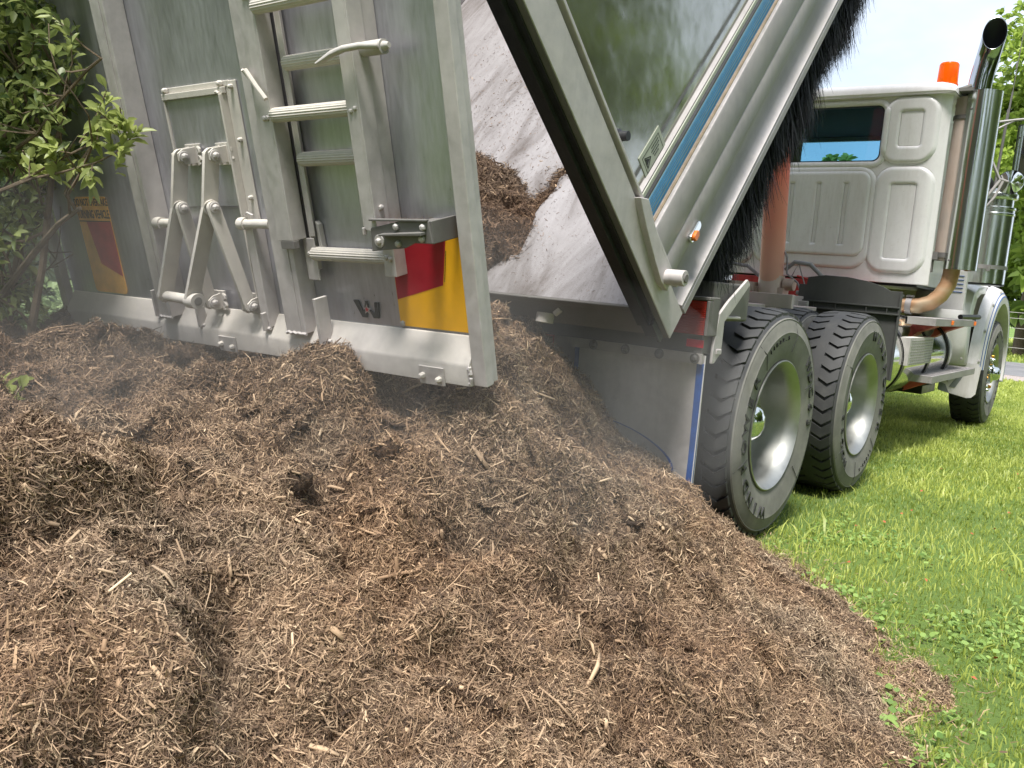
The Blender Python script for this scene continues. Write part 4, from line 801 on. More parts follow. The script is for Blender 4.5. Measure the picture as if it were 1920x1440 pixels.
def clumps(x, y):
    wx = x+.05*vnoise(x, y, .17, 11)+.02*vnoise(x, y, .06, 12); wy = y+.05*vnoise(x, y, .17, 13)+.02*vnoise(x, y, .06, 14)
    h = .060*vnoise(wx, wy, .42, 1)+.080*(.75-2*np.abs(vnoise(wx, wy, .23, 2)))+.058*(.75-2*np.abs(vnoise(wx, wy, .105, 3)))
    h += .021*vnoise(wx, wy, .05, 4)+.008*vnoise(x, y, .022, 5)+.0045*vnoise(x, y, .011, 6)
    pits = np.clip(-vnoise(wx+3, wy, .19, 21)-.34, 0, 1); h -= .0*pits
    return h
g = 420; x0, x1, y0, y1 = -4.4, .5, -1.35, 3.9
XX, YY = np.meshgrid(np.linspace(x0, x1, g+1), np.linspace(y0, y1, g+1), indexing='ij')
q = np.stack([XX.ravel(), YY.ravel()], -1); Z0 = tps(CP, q)
Z0 = Z0+.055*np.exp(-(((q[:, 0]+1.00)/.10)**2+((q[:, 1]+.88)/.055)**2))+.08*np.exp(-(((q[:, 0]+1.12)/.06)**2+((q[:, 1]+.99)/.04)**2))
edge = np.clip(Z0/.12, 0, 1)
flapdamp = np.exp(-(((XX.ravel()+.95)/.42)**2+((YY.ravel()-.0)/.5)**2)**2)
gateclear = np.exp(-((XX.ravel()+1.93+.04*(YY.ravel()-.8))/.09)**2)*(YY.ravel() > -.05)*(YY.ravel() < 2.4)    # calmer right under the gate
Zm = Z0+clumps(q[:, 0], q[:, 1])*(.25+.75*edge)*(1-.75*gateclear)*(1-.6*flapdamp)-.075*flapdamp*edge
step_ = .045*vnoise(q[:, 0]*1.0, q[:, 1], .6, 31); Zm += step_*edge*(1-gateclear)*(1-flapdamp)
zz = Zm.reshape(g+1, g+1)
gx, gy = np.gradient(zz, (x1-x0)/g, (y1-y0)/g); Nn = unit(np.stack([-gx, -gy, np.ones_like(gx)], -1))
PV = np.stack([XX, YY, zz], -1)
push = (.022*vnoise(XX, YY, .11, 41)+.016*vnoise(XX, YY, .045, 42))[..., None]*np.stack([Nn[..., 0], Nn[..., 1], 0*Nn[..., 0]], -1)*1.5
PV = PV+push
inner = (PV[..., 2] > -.03)
idx = np.arange((g+1)**2).reshape(g+1, g+1)
FQ = np.stack([idx[:-1, :-1], idx[1:, :-1], idx[1:, 1:], idx[:-1, 1:]], -1).reshape(-1, 4)
FQ = FQ[inner.ravel()[FQ].any(1)]
camv = np.array([-3.7759, -1.3384, 1.1021])
def fibres(base, nrm, n_, length, width, curl=.35, up=.45, rs=None, lift=.45):
    """flat bent shreds lying roughly in the surface; returns 6 vertices per shred"""
    t_ = rs.normal(0, 1, (n_, 3)); t_ -= nrm*(t_*nrm).sum(1, keepdims=True); t_ = unit(t_)
    d = unit(t_+nrm*(rs.normal(0, up, (n_, 1))+lift*rs.rand(n_, 1))); w_ = unit(np.cross(d, nrm+rs.normal(0, .55, (n_, 3))))*width[:, None]*.5
    b = unit(np.cross(d, rs.normal(0, 1, (n_, 3))))*(length*curl*rs.rand(n_))[:, None]*.5
    a0 = base-d*length[:, None]*.5; a1 = base+b; a2 = base+d*length[:, None]*.5
    return np.stack([a0-w_*.6, a0+w_*.6, a1-w_, a1+w_, a2-w_*.5, a2+w_*.5], 1)
def F6(n_): o = (np.arange(n_)*6)[:, None]; return np.concatenate([o+[[0, 1, 3, 2]], o+[[2, 3, 5, 4]]])
rs = np.random.RandomState(5)
quad = FQ; cen = PV.reshape(-1, 3)[quad].mean(1); nq = Nn.reshape(-1, 3)[quad].mean(1)
dist = np.linalg.norm(cen-camv, axis=1); vis = (cen@np.array([.791708, .597593, -.12681])-camv@np.array([.791708, .597593, -.12681])) > .4
# screen columns/rows seen by the camera, with a margin all round so that a step to the side still finds fibres
_r = cen-camv; _z = np.maximum(_r@np.array([.791708, .597593, -.12681]), .05); _u = _r@np.array([.608789, -.789028, .082524])/_z*.8326; _v = _r@np.array([.050740, .142536, .988488])/_z*.8326*4/3
infr = (np.abs(_u) < .68) & (np.abs(_v) < .70) & vis
facing = -(nq*unit(_r)).sum(1)
w8 = np.where(vis, 1/np.maximum(dist, 1.2)**1.6, .06)*np.where(infr, 1.0, .10)*np.clip(facing+.5, .30, 1); w8 *= np.where((cen[:, 0] > -.75) & (cen[:, 1] > .15), .08, 1)*np.where(cen[:, 1] > 3.0, .3, 1)
_p = PV.reshape(-1, 3)[quad]; w8 = w8*np.linalg.norm(np.cross(_p[:, 2]-_p[:, 0], _p[:, 3]-_p[:, 1]), axis=1)
w8 /= w8.sum()
NS = 1150000
pick = rs.choice(len(quad), NS, p=w8); uv = rs.rand(NS, 2)
Pq = PV.reshape(-1, 3)[quad[pick]]
bs = (Pq[:, 0]*((1-uv[:, :1])*(1-uv[:, 1:]))+Pq[:, 1]*(uv[:, :1]*(1-uv[:, 1:]))+Pq[:, 2]*(uv[:, :1]*uv[:, 1:])+Pq[:, 3]*((1-uv[:, :1])*uv[:, 1:]))
nn = unit(nq[pick]); bs = bs+nn*(np.abs(rs.normal(0, .007, (NS, 1))))
deep = rs.rand(NS) < .0
ln = np.clip(rs.lognormal(math.log(.0155), .55, NS), .004, .085); wd = np.clip(rs.lognormal(math.log(.00135), .5, NS), .0006, .007)
tone = np.clip(rs.beta(1.7, 1.9, NS)+.10*vnoise(bs[:, 0], bs[:, 1], .5, 51)+.08*vnoise(bs[:, 0], bs[:, 1], .12, 52), 0, 1)
# wetter and darker bark on the side away from the truck, drier tan towards the crest
wet = np.clip((bs[:, 1]-.75+.9*(-bs[:, 0]-2.5)+.35*vnoise(bs[:, 0], bs[:, 1], .7, 53))/1.1, 0, 1)
tone = np.clip(tone*(1-.45*wet), 0, 1)
V1 = fibres(bs, nn, NS, ln, wd, rs=rs)
# stray shreds scattered on the grass round the foot of the pile
nS = 60000; sx, sy = rs.uniform(-3.0, .6, nS), rs.uniform(-1.6, .2, nS); z_ = tps(CP, np.stack([sx, sy], -1)); kk = (z_ < .01) & (rs.rand(nS) < .75*np.exp(z_/.035)); sx, sy = sx[kk], sy[kk]; nS = len(sx)
V1 = np.concatenate([V1, fibres(np.stack([sx, sy, rs.uniform(.008, .034, nS)], -1), np.tile([0, 0, 1.], (nS, 1)), nS, np.clip(rs.lognormal(math.log(.016), .5, nS), .005, .07), np.clip(rs.lognormal(math.log(.0018), .5, nS), .0007, .006), rs=rs)])
tone = np.concatenate([tone, rs.beta(2, 2, nS)]); NS += nS

# bigger chips and sticks: thin 4-sided splinters
NB = 4200
pk = rs.choice(len(quad), NB, p=w8); b = cen[pk]+nq[pk]*rs.uniform(.0, .012, (NB, 1)); nb = unit(nq[pk])
t_ = rs.normal(0, 1, (NB, 3)); t_ -= nb*(t_*nb).sum(1, keepdims=True); d = unit(unit(t_)+nb*rs.normal(.08, .25, (NB, 1)))
lb = np.clip(rs.lognormal(math.log(.032), .55, NB), .012, .14); wb = np.clip(rs.lognormal(math.log(.0040), .45, NB), .0018, .011)*np.where(lb > .08, .8, 1)
e1 = unit(np.cross(d, nb)); e2 = np.cross(d, e1); th_ = wb*rs.uniform(.3, .9, NB)
def corner(s_, a, c_, k): return b+d*(s_*lb*.5)[:, None]+e1*(a*wb*.5*k)[:, None]+e2*(c_*th_*.5*k)[:, None]
one = np.ones(NB); bend = e2*(lb*rs.normal(0, .08, NB))[:, None]
V2 = np.stack([corner(-one, -1, -1, .7), corner(-one, 1, -1, .5), corner(-one, 1, 1, .7), corner(-one, -1, 1, .6), corner(0*one, -1, -1, 1)+bend, corner(0*one, 1, -1, 1)+bend, corner(0*one, 1, 1, 1)+bend, corner(0*one, -1, 1, 1)+bend,
               corner(one, -1, -1, .8), corner(one, 1, -1, .9), corner(one, 1, 1, .6), corner(one, -1, 1, .7)], 1).reshape(-1, 3)
o = (np.arange(NB)*12)[:, None]
F2 = np.concatenate([o+[[a, b_, b_+4, a+4]] for a, b_ in ((0, 1), (1, 2), (2, 3), (3, 0), (4, 5), (5, 6), (6, 7), (7, 4))]+[o+[[3, 2, 1, 0]], o+[[8, 9, 10, 11]]])
tb = np.clip(rs.beta(4, 2.2, NB)*(1-.25*np.clip((b[:, 1]-.6)/1.6, 0, 1)), 0, 1)
nb0 = (g+1)**2
V = np.concatenate([PV.reshape(-1, 3), V1.reshape(-1, 3), V2]); F = np.concatenate([FQ, F6(NS)+nb0, F2+nb0+NS*6])
tn = np.concatenate([np.zeros(nb0), np.repeat(tone, 6), np.repeat(tb, 12)]); mi = np.concatenate([np.zeros(len(FQ)), np.ones(len(F)-len(FQ))])
tag(np_mesh('mulch', V, F, [MULCHB, MULCH], tn, mi), kind='stuff')

# mulch sliding down the tray floor
rs = np.random.RandomState(9)
def tray_pt(s_, y, t): return np.stack([ca*s_-sa*t-1.122, y, sa*s_+ca*t+.96], -1)
gs, gy_ = 150, 150
SS, YB = np.meshgrid(np.linspace(-.02, 2.2, gs), np.linspace(.15, 2.2, gy_), indexing='ij')
cl = .5*vnoise(SS, YB, .22, 71)+.3*vnoise(SS, YB, .09, 72)+.2*vnoise(SS, YB, .04, 73)
yl = np.interp(SS, [.05, .12, .22, .32, .45, .6, .68, .74, .8], [.90, .80, .77, .765, .82, .92, 1.08, 1.24, 1.6])+.05*vnoise(SS, YB, .07, 74)+.03*vnoise(SS, YB, .03, 75)
hgt = .14*np.clip((YB-yl)/.22, 0, 1)**.55*np.clip((SS-.03)/.10+.3*vnoise(SS, YB, .05, 76), 0, 1)*(YB < 2.0)*(SS < .82)
streak = np.clip(1-np.abs(YB-(.765-.02*np.sin(SS*9)+.02*vnoise(SS, YB, .06, 77)))/(.010+.05*np.clip(.95-SS, 0, 1)), 0, 1)*(SS > .2)*(SS < .92)
hgt = np.maximum(hgt, .022*streak)+.05*cl*(hgt > .004)-.006
mask = hgt > .002
TP = tray_pt(SS.ravel(), YB.ravel(), (.11+hgt).ravel()); idx = np.arange(gs*gy_).reshape(gs, gy_)
FT = np.stack([idx[:-1, :-1], idx[1:, :-1], idx[1:, 1:], idx[:-1, 1:]], -1).reshape(-1, 4); FT = FT[mask.ravel()[FT].any(1)]
nrm0 = np.array([-sa, 0, ca]); ct = TP[FT].mean(1); n3 = 26000; pk = rs.randint(0, len(FT), n3)
bs = ct[pk]+rs.normal(0, .008, (n3, 3)); nn = unit(nrm0+rs.normal(0, .45, (n3, 3)))
ln = np.clip(rs.lognormal(math.log(.024), .5, n3), .008, .10); wd = np.clip(rs.lognormal(math.log(.0026), .4, n3), .001, .007)
Va = fibres(bs+nn*.006, nn, n3, ln, wd, rs=rs); ta = rs.beta(1.5, 4.2, n3)
# loose crumbs sticking to the floor, streaked down the slope
n4 = 14000; s_ = rs.uniform(0, 3.4, n4); y = rs.uniform(.12, 1.9, n4); keep = rs.rand(n4) < np.clip(.18+.9*np.clip(vnoise(s_*.35, y, .16, 81), 0, 1)+.5*(y > .8)-.2*s_, .05, 1); s_, y = s_[keep], y[keep]; n4 = len(s_)
bs = tray_pt(s_, y, np.full(n4, .113)); nn = np.tile(nrm0, (n4, 1))
Vb = fibres(bs, nn, n4, np.clip(rs.lognormal(math.log(.010), .5, n4), .004, .04), np.clip(rs.lognormal(math.log(.0018), .4, n4), .0008, .005), up=.1, lift=.1, rs=rs); tb_ = rs.beta(1.5, 4, n4)
V = np.concatenate([TP, Va.reshape(-1, 3), Vb.reshape(-1, 3)]); F = np.concatenate([FT, F6(n3)+len(TP), F6(n4)+len(TP)+n3*6])
tag(np_mesh('mulch_in_tray', V, F, [MULCHB, MULCH], np.concatenate([np.zeros(len(TP)), np.repeat(ta, 6), np.repeat(tb_, 6)]), np.concatenate([np.zeros(len(FT)), np.ones(len(F)-len(FT))])), kind='stuff')

# ================================================================== lawn
rs = np.random.RandomState(21)
def blades(n_, xr, yr, h, w, dens=None, lean=.5):
    x = rs.uniform(*xr, n_); y = rs.uniform(*yr, n_)
    if dens is not None: k = rs.rand(n_) < dens(x, y); x, y = x[k], y[k]
    k = tps(CP, np.stack([x, y], -1)) < .03 if xr[0] < .5 else np.ones(len(x), bool)
    far = (x > .6) | (y < -1.35) | (y > 4) | (x < -4.4); k = k | far
    x, y = x[k], y[k]; n_ = len(x)
    patch = vnoise(x, y, .5, 91)+.6*vnoise(x, y, .17, 92)
    hh = h*np.clip(rs.lognormal(0, .35, n_), .4, 2.4)*(1+.35*patch); a = rs.uniform(0, 2*PI, n_)
    d = np.stack([np.cos(a), np.sin(a), np.zeros(n_)], -1); s_ = np.stack([-np.sin(a), np.cos(a), np.zeros(n_)], -1)
    s_ = unit(s_*.8+d*rs.normal(0, .5, (n_, 1)))*(w*rs.uniform(.6, 1.3, n_))[:, None]; le = lean*rs.uniform(.2, 1.6, n_)*hh
    b0 = np.stack([x, y, np.zeros(n_)-.003], -1); up = np.array([0, 0, 1.])
    m1 = b0+up*hh[:, None]*.6+d*(le*.35)[:, None]; m2 = b0+up*hh[:, None]*np.clip(1-.25*rs.rand(n_, 1), 0, 1)+d*le[:, None]
    V = np.stack([b0-s_*.6, b0+s_*.6, m1-s_, m1+s_, m2-s_*.15, m2+s_*.15], 1)
    tn = np.clip(.45+.25*patch+rs.normal(0, .18, n_), 0, 1)
    return V.reshape(-1, 3), F6(n_), np.repeat(tn, 6)
parts = [blades(300000, (-3.4, 4.2), (-3.6, 1.0), .030, .0023, lambda x, y: np.clip(1.6/np.hypot(x+3.8, y+1.3)**1.1, .15, 1)*np.where((y > .3), .25, 1)*np.clip((4.4-x)/1.5, 0, 1)),
         blades(190000, (1.0, 9.0), (-3.6, 3.5), .033, .0036, lambda x, y: np.clip((x-.8)/3, 0, 1)), blades(60000, (9, 12.8), (-3, 6), .045, .008), blades(40000, (20, 42), (-6, 16), .08, .02),
         blades(2600, (-3.2, 3.5), (-3.4, .3), .075, .0052, lambda x, y: np.clip(vnoise(x, y, .3, 93)*1.6, .04, 1), lean=1.1)]
Vs, Fs, Ts = [], [], []; o = 0
for V, F, T in parts: Vs.append(V); Fs.append(F+o); Ts.append(T); o += len(V)
tag(np_mesh('lawn_grass', np.concatenate(Vs), np.concatenate(Fs), GRASSM, np.concatenate(Ts)), kind='stuff')
# broad-leaved clover and creeping weeds in the near lawn, fallen red petals
n_ = 24000; x = rs.uniform(-2.9, .8, n_); y = rs.uniform(-3.2, -.1, n_)
k = (rs.rand(n_) < np.clip(.25+1.1*vnoise(x, y, .45, 95)+.75*np.clip((-x-.6)/1.4, 0, 1), 0, 1)) & (tps(CP, np.stack([x, y], -1)) < .02); x, y = x[k], y[k]; n_ = len(x)
c_ = np.stack([x, y, rs.uniform(.012, .045, n_)], -1); N_ = unit(np.stack([rs.normal(0, .4, n_), rs.normal(0, .4, n_), np.ones(n_)], -1)); a1 = unit(np.cross(N_, rs.normal(0, 1, (n_, 3)))); a2 = np.cross(N_, a1)
r_ = rs.uniform(.005, .012, n_)[:, None]; V = []
for i in range(6): q_ = 2*PI*i/6; V.append(c_+a1*r_*math.cos(q_)*(1.15)+a2*r_*math.sin(q_)*.9+N_*r_*.25*(i % 2))
V = np.stack(V, 1).reshape(-1, 3); o = (np.arange(n_)*6)[:, None]; F = np.concatenate([o+[[0, 1, 2, 3]], o+[[0, 3, 4, 5]]])
tag(np_mesh('clover', V, F, CLOV, np.repeat(np.clip(rs.normal(.6, .25, n_), 0, 1), 6)), kind='stuff')
n_ = 150; x = rs.uniform(-2.2, 3, n_); y = rs.uniform(-2.8, -.2, n_); k = tps(CP, np.stack([x, y], -1)) < .0; x, y = x[k], y[k]; n_ = len(x)
c_ = np.stack([x, y, rs.uniform(.025, .04, n_)], -1); N_ = unit(np.stack([rs.normal(0, .5, n_), rs.normal(0, .5, n_), np.ones(n_)], -1)); a1 = unit(np.cross(N_, rs.normal(0, 1, (n_, 3))))*.010; a2 = np.cross(N_, a1)*.7
V = np.stack([c_-a1, c_-a2+N_*.003, c_+a1, c_+a2+N_*.002], 1).reshape(-1, 3)
tag(np_mesh('leaf_litter', V, np.arange(n_*4).reshape(-1, 4), simple('dry_petal', (.42, .10, .045), .7)), kind='stuff')

# ================================================================== shrubs and trees
def leaves(P, D, L_, W, rs, tone, droop=.2):
    """folded pointed leaves: base P, direction D"""
    n_ = len(P); N_ = unit(np.cross(D, rs.normal(0, 1, (n_, 3)))); up = np.array([0, 0, 1.]); N_ = unit(N_*.6+up*.8); S_ = unit(np.cross(D, N_)); N_ = np.cross(S_, D)
    L_ = L_[:, None]; W = W[:, None]
    b = P; m1 = P+D*L_*.45; t_ = P+D*L_-up*L_*droop
    V = np.stack([b, m1-S_*W+N_*W*.35, m1-up*L_*.03, m1+S_*W+N_*W*.35, P+D*L_*.78-S_*W*.65+N_*W*.2-up*L_*droop*.4, t_, P+D*L_*.78+S_*W*.65+N_*W*.2-up*L_*droop*.4], 1).reshape(-1, 3)
    o = (np.arange(n_)*7)[:, None]
    F = np.concatenate([o+[[0, 2, 1, 1]], o+[[0, 3, 2, 2]], o+[[1, 2, 5, 4]], o+[[2, 3, 6, 5]]])
    return V, F, np.repeat(tone, 7)
def leaf_mesh(name, V, F, T, mat, parent):
    tri = F[F[:, 2] == F[:, 3]][:, :3]; quad = F[F[:, 2] != F[:, 3]]
    # keep one face size: quads split into triangles
    F3 = np.concatenate([tri, quad[:, [0, 1, 2]], quad[:, [0, 2, 3]]])
    return np_mesh(name, V, F3, mat, T, parent=parent)
def rosette(tips, dirs, rs, k=9, L_=.05, W=.011, spread=.9):
    n_ = len(tips); P = np.repeat(tips, k, 0); D0 = np.repeat(dirs, k, 0); off = rs.uniform(-.07, .01, (n_*k, 1))
    D = unit(D0*rs.uniform(.3, 1.1, (n_*k, 1))+unit(rs.normal(0, 1, (n_*k, 3)))*spread)
    return P+D0*off, D, rs.uniform(.65, 1.15, n_*k)*L_, rs.uniform(.75, 1.2, n_*k)*W
LIM = None
def grow(m, p, d, length, r, rs, depth, tips, nseg=5, wander=.22, up=.12, kids=3):
    pts = [np.array(p)]; dd = np.array(d, float)
    if LIM and LIM(np.array(p)+dd*length*.8): return
    for i in range(nseg): dd = unit(dd+rs.normal(0, wander, 3)+np.array([0, 0, up])); pts.append(pts[-1]+dd*length/nseg)
    m.tube(pts, r, 6 if r > .006 else 4, r1=r*.5)
    if depth == 0: tips.append((pts[-1], dd)); tips.append((pts[-2], unit(dd+rs.normal(0, .5, 3)))); return
    for k in range(kids):
        i = rs.randint(2, nseg+1); nd = unit(dd+rs.normal(0, .62, 3)); grow(m, pts[i], nd, length*rs.uniform(.45, .7), r*.5, rs, depth-1, tips, nseg, wander, up, kids)
    tips.append((pts[-1], dd))
# near shrub on the left, between the pile and the gate
rs = np.random.RandomState(31)
sh = tag(empty('leafy_shrub', (-2.5, 2.15, .55)), 'dark green small-leaved shrub with bare woody stems overlapping the left edge of the tailgate', 'shrub')
LIM = lambda p: p[1]-1.54-2.1*(p[0]+2.42) < np.interp(p[2], [1.0, 1.28, 1.42, 1.7], [.10, .08, -.02, -.08])
m = MB(); tips = []
stems = [[(-2.43, 1.90, .52), (-2.427, 1.792, .80), (-2.397, 1.79, .994), (-2.367, 1.787, 1.363), (-2.303, 1.746, 1.766), (-2.297, 1.726, 2.1)], [(-2.45, 2.0, .5), (-2.441, 1.973, .7), (-2.409, 1.971, .983), (-2.366, 1.953, 1.366), (-2.314, 1.915, 1.706), (-2.28, 1.876, 2.1)],
         [(-2.5, 2.25, .5), (-2.435, 2.133, 1.127), (-2.379, 2.058, 1.647), (-2.372, 1.994, 2.1)], [(-2.3, 2.35, .5), (-2.2, 2.4, 1.0), (-2.15, 2.35, 1.5), (-2.1, 2.3, 2.1)], [(-2.5, 2.0, .55), (-2.482, 1.919, .87), (-2.452, 1.745, 1.03), (-2.439, 1.584, 1.144), (-2.443, 1.434, 1.198)]]
for st in stems:
    m.tube(st, .016, 7, r1=.007)
    for k in range(15):
        i = rs.randint(1, len(st)); f = rs.rand(); p = np.array(st[i-1])*(1-f)+np.array(st[i])*f
        d = unit(rs.normal(0, 1, 3)*[1, 1, .5]+[0, -.25, .35]); grow(m, p, d, rs.uniform(.25, .5), .006, rs, 1, tips, 4, .25, .15, 3)
# reaching boughs that cross in front of the gate
br = [[(-2.626, 1.679, 1.206), (-2.574, 1.538, 1.263), (-2.524, 1.404, 1.334), (-2.488, 1.282, 1.384), (-2.472, 1.189, 1.438), (-2.476, 1.106, 1.429)], [(-2.626, 1.679, 1.206), (-2.56, 1.5, 1.273), (-2.528, 1.359, 1.298), (-2.5, 1.223, 1.327), (-2.489, 1.108, 1.36)],
      [(-2.567, 1.711, 1.331), (-2.519, 1.561, 1.419), (-2.492, 1.445, 1.532), (-2.475, 1.333, 1.607), (-2.481, 1.242, 1.629)], [(-2.507, 1.308, 1.385), (-2.487, 1.255, 1.461), (-2.477, 1.216, 1.537)]]
show = []
for st in br[:2]+br[3:]:
    m.tube(st, .0045, 6, r1=.002)
    for i in range(2, len(st)):
        for k in range(2):
            f = rs.rand(); p = np.array(st[i-1])*(1-f)+np.array(st[i])*f; d = unit(np.array(st[i])-np.array(st[i-1])+rs.normal(0, .45, 3)+[0, 0, .35]); e = p+d*rs.uniform(.03, .09); m.tube([p, e], .002, 4); show.append((e, d))
    show.append((np.array(st[-1]), unit(np.array(st[-1])-np.array(st[-2])+[0, 0, .3])))
m.tube(br[2], .007, 6, r1=.004)
for st in (br[2],):
    for i in range(1, len(st)):
        for k in range(4): grow(m, st[i], unit(rs.normal(0, 1, 3)+[0, 0, .4]), .16, .0035, rs, 0, tips, 3)
LIM = None; put(m.build('branch', BARK, None, smooth='auto'), sh)
tp = np.array([t_[0] for t_ in tips]); td = unit(np.array([t_[1] for t_ in tips]))
# foliage mass: extra twig ends through the crown volume
n_ = 2600; c_ = np.stack([rs.normal(-2.40, .25, n_), rs.normal(2.10, .34, n_), .75+1.7*rs.rand(n_)**.75], -1)
ok = (c_[:, 1] > 1.66-.16*np.clip((c_[:, 2]-1.5)/.4, 0, 1)) & ~((c_[:, 0] > -2.15) & (c_[:, 1] < 2.42) & (c_[:, 2] < 2.2)); hole = vnoise(c_[:, 2]*1.3+5, c_[:, 1], .22, 97) > -.35-.5*(c_[:, 2] > 1.4); c_ = c_[ok & hole]
tp = np.concatenate([tp, c_]); td = np.concatenate([td, unit(rs.normal(0, 1, (len(c_), 3))+[0, -.3, .5])])
clear = tp[:, 1]-1.54-2.1*(tp[:, 0]+2.42)-np.interp(tp[:, 2], [1.0, 1.28, 1.42, 1.7], [.15, .12, -.02, -.08]); keep = (clear > 0) & (rs.rand(len(tp)) < np.interp(tp[:, 2], [.8, 1.25, 1.5], [.8, .75, 1.0])); tp, td = tp[keep], td[keep]
P, D, L_, W = rosette(tp, td, rs, 8, .052, .0100); T = np.clip(rs.normal(.42, .22, len(P)), 0, 1)
P2, D2, L2, W2 = rosette(np.array([s[0] for s in show]), unit(np.array([s[1] for s in show])), rs, 14, .054, .0105, .7)
V, F, T = leaves(np.concatenate([P, P2]), np.concatenate([D, D2]), np.concatenate([L_, L2]), np.concatenate([W, W2]), rs, np.concatenate([T, np.clip(rs.normal(.8, .15, len(P2)), 0, 1)]))
put(leaf_mesh('foliage', V, F, T, LEAF, None), sh)
# small sprig poking out of the mulch
rs = np.random.RandomState(33); sp_ = tag(empty('green_sprig', (-2.83, 1.0, .66)), 'small green leafy sprig poking out of the mulch below the shrub', 'plant')
m = MB(); tp, td = [], []
for a in range(6):
    e = np.array([-2.83+rs.uniform(-.05, .07), .99+rs.uniform(-.12, .08), .715+rs.uniform(-.01, .02)]); m.tube([(-2.83, 1.0, .62), (-2.83*.5+e[0]*.5, .5+e[1]*.5, .69), e], .0022, 5); tp.append(e); td.append(unit(e-np.array([-2.83, 1.0, .64])))
put(m.build('stem', BARK, None), sp_)
P, D, L_, W = rosette(np.array(tp), np.array(td), rs, 8, .05, .011, .8); V, F, T = leaves(P, D, L_, W, rs, np.clip(rs.normal(.8, .15, len(P)), 0, 1)); put(leaf_mesh('leaves', V, F, T, LEAF, None), sp_)
# pale sunlit shrubs behind the pile on the left
rs = np.random.RandomState(35)
def bush(name, loc, rx, rz, n_, L_, W, mat, label, cat='shrub', group=None, tone=(.6, .2), trunk=True):
    o = tag(empty(name, loc), label, cat, group)
    d = unit(rs.normal(0, 1, (n_, 3))); rr = rs.rand(n_)**.45; lump = 1+.28*np.sin(d[:, 0]*4+loc[0])*np.cos(d[:, 1]*5)+.15*rs.normal(0, 1, n_)*.5
    P = np.array(loc)+d*(rr*lump)[:, None]*[rx, rx, rz]+[0, 0, rz*1.0]; P[:, 2] = np.maximum(P[:, 2], .05)
    tips_, dr_ = P[::6], unit(d[::6]+rs.normal(0, .4, (len(P[::6]), 3))+[0, 0, .4])
    A, B, l2, w2 = rosette(tips_, dr_, rs, 6, L_, W); V, F, T = leaves(A, B, l2, w2, rs, np.clip(rs.normal(*tone, len(A)), 0, 1))
    m = MB()
    for k in range(7): e = P[rs.randint(n_)]; m.tube([np.array(loc)+rs.normal(0, rx*.08, 3)*[1, 1, 0], np.array(loc)*.5+e*.5+[0, 0, rz*.2], e], rx*.035, 6, r1=rx*.01)
    put(m.build('stem', BARK, None), o); put(leaf_mesh('foliage', V, F, T, mat, None), o); return o
bush('garden_shrub', (-1.1, 4.3, 0), .75, .42, 5200, .07, .016, LEAFP, 'low pale green shrub just behind the mulch, nearest the tailgate', group=None, tone=(.75, .15))
bush('garden_shrub', (-2.2, 4.6, 0), .7, .40, 4600, .07, .016, LEAFP, 'low pale green shrub behind the mulch, farther left of the two low ones', tone=(.65, .2))
bush('garden_shrub', (-1.3, 6.6, 0), 1.3, .9, 6000, .10, .022, LEAFP, 'rounded mid-height shrub further back behind the dark woody shrub', tone=(.5, .2))
bush('garden_shrub', (.6, 8.2, 0), 1.8, 1.6, 7000, .13, .03, LEAF, 'tall dark green bush far back beyond the pale low shrubs', tone=(.6, .2))
# tall trees: one proto of each kind, copied
def tree(loc, h, rx, label, group, seed, mat=TREEL, n_=2600, L_=.26, W=.075, rz=None, tone=(.5, .22)):
    rs = np.random.RandomState(seed); o = tag(empty('broadleaf_tree', loc), label, 'tree', group); loc = np.array(loc, float); m = MB()
    tr = [loc]; 
    for i in range(5): tr.append(tr[-1]+np.array([rs.normal(0, .12), rs.normal(0, .12), h*.13]))
    m.tube(tr, h*.022, 10, r1=h*.012); top = tr[-1]; cl = []
    for k in range(15):
        a = 2*PI*k/15+rs.rand(); s_ = tr[rs.randint(2, 6)]; e = s_+np.array([math.cos(a)*rx*rs.uniform(.35, .95), math.sin(a)*rx*rs.uniform(.35, .95), rs.uniform(.0, .62)*h]); e[2] = min(e[2], loc[2]+h)
        m.tube([s_, s_*.5+e*.5+[0, 0, .05*h], e], h*.008, 6, r1=h*.002); cl += [e, s_*.35+e*.65]
    for k in range(16): cl.append(loc+np.array([rs.uniform(-.7, .7)*rx, rs.uniform(-.7, .7)*rx, rs.uniform(.22, .95)*h]))
    cl = np.array(cl); q_ = cl[rs.randint(0, len(cl), n_)]; d = unit(rs.normal(0, 1, (n_, 3))); P = q_+d*(rs.rand(n_, 1)**.5)*[rx*.30, rx*.30, rx*.22]
    A, B, l2, w2 = rosette(P, unit(d+[0, 0, .4]), rs, 8, L_, W); ct_ = np.repeat(vnoise(P[:, 0], P[:, 2], 1.1, seed), 8)
    V, F, T = leaves(A, B, l2, w2, rs, np.clip(rs.normal(*tone, len(A))+.25*ct_, 0, 1))
    put(m.build('trunk', BARK, None, smooth='auto'), o); put(leaf_mesh('crown', V, F, T, mat, None), o); return o
T1 = tree((24.5, 1.9, 0), 10.5, 3.1, 'yellow-green leafy tree just beyond the road, seen past the door mirror', 'trees beyond the road', 41, tone=(.8, .2), n_=4200, L_=.22, W=.06)
T0 = tree((-1.6, 6.6, 0), 5.2, 2.2, 'leafy tree standing in the garden just behind the woody shrub', 'trees behind the garden', 44, mat=LEAF, n_=2400, L_=.14, W=.035, tone=(.6, .2))
T2 = tree((30, 5.5, 0), 3.7, 3.2, 'mid green tree beyond the road, hidden mostly behind the cab', 'trees beyond the road', 42)
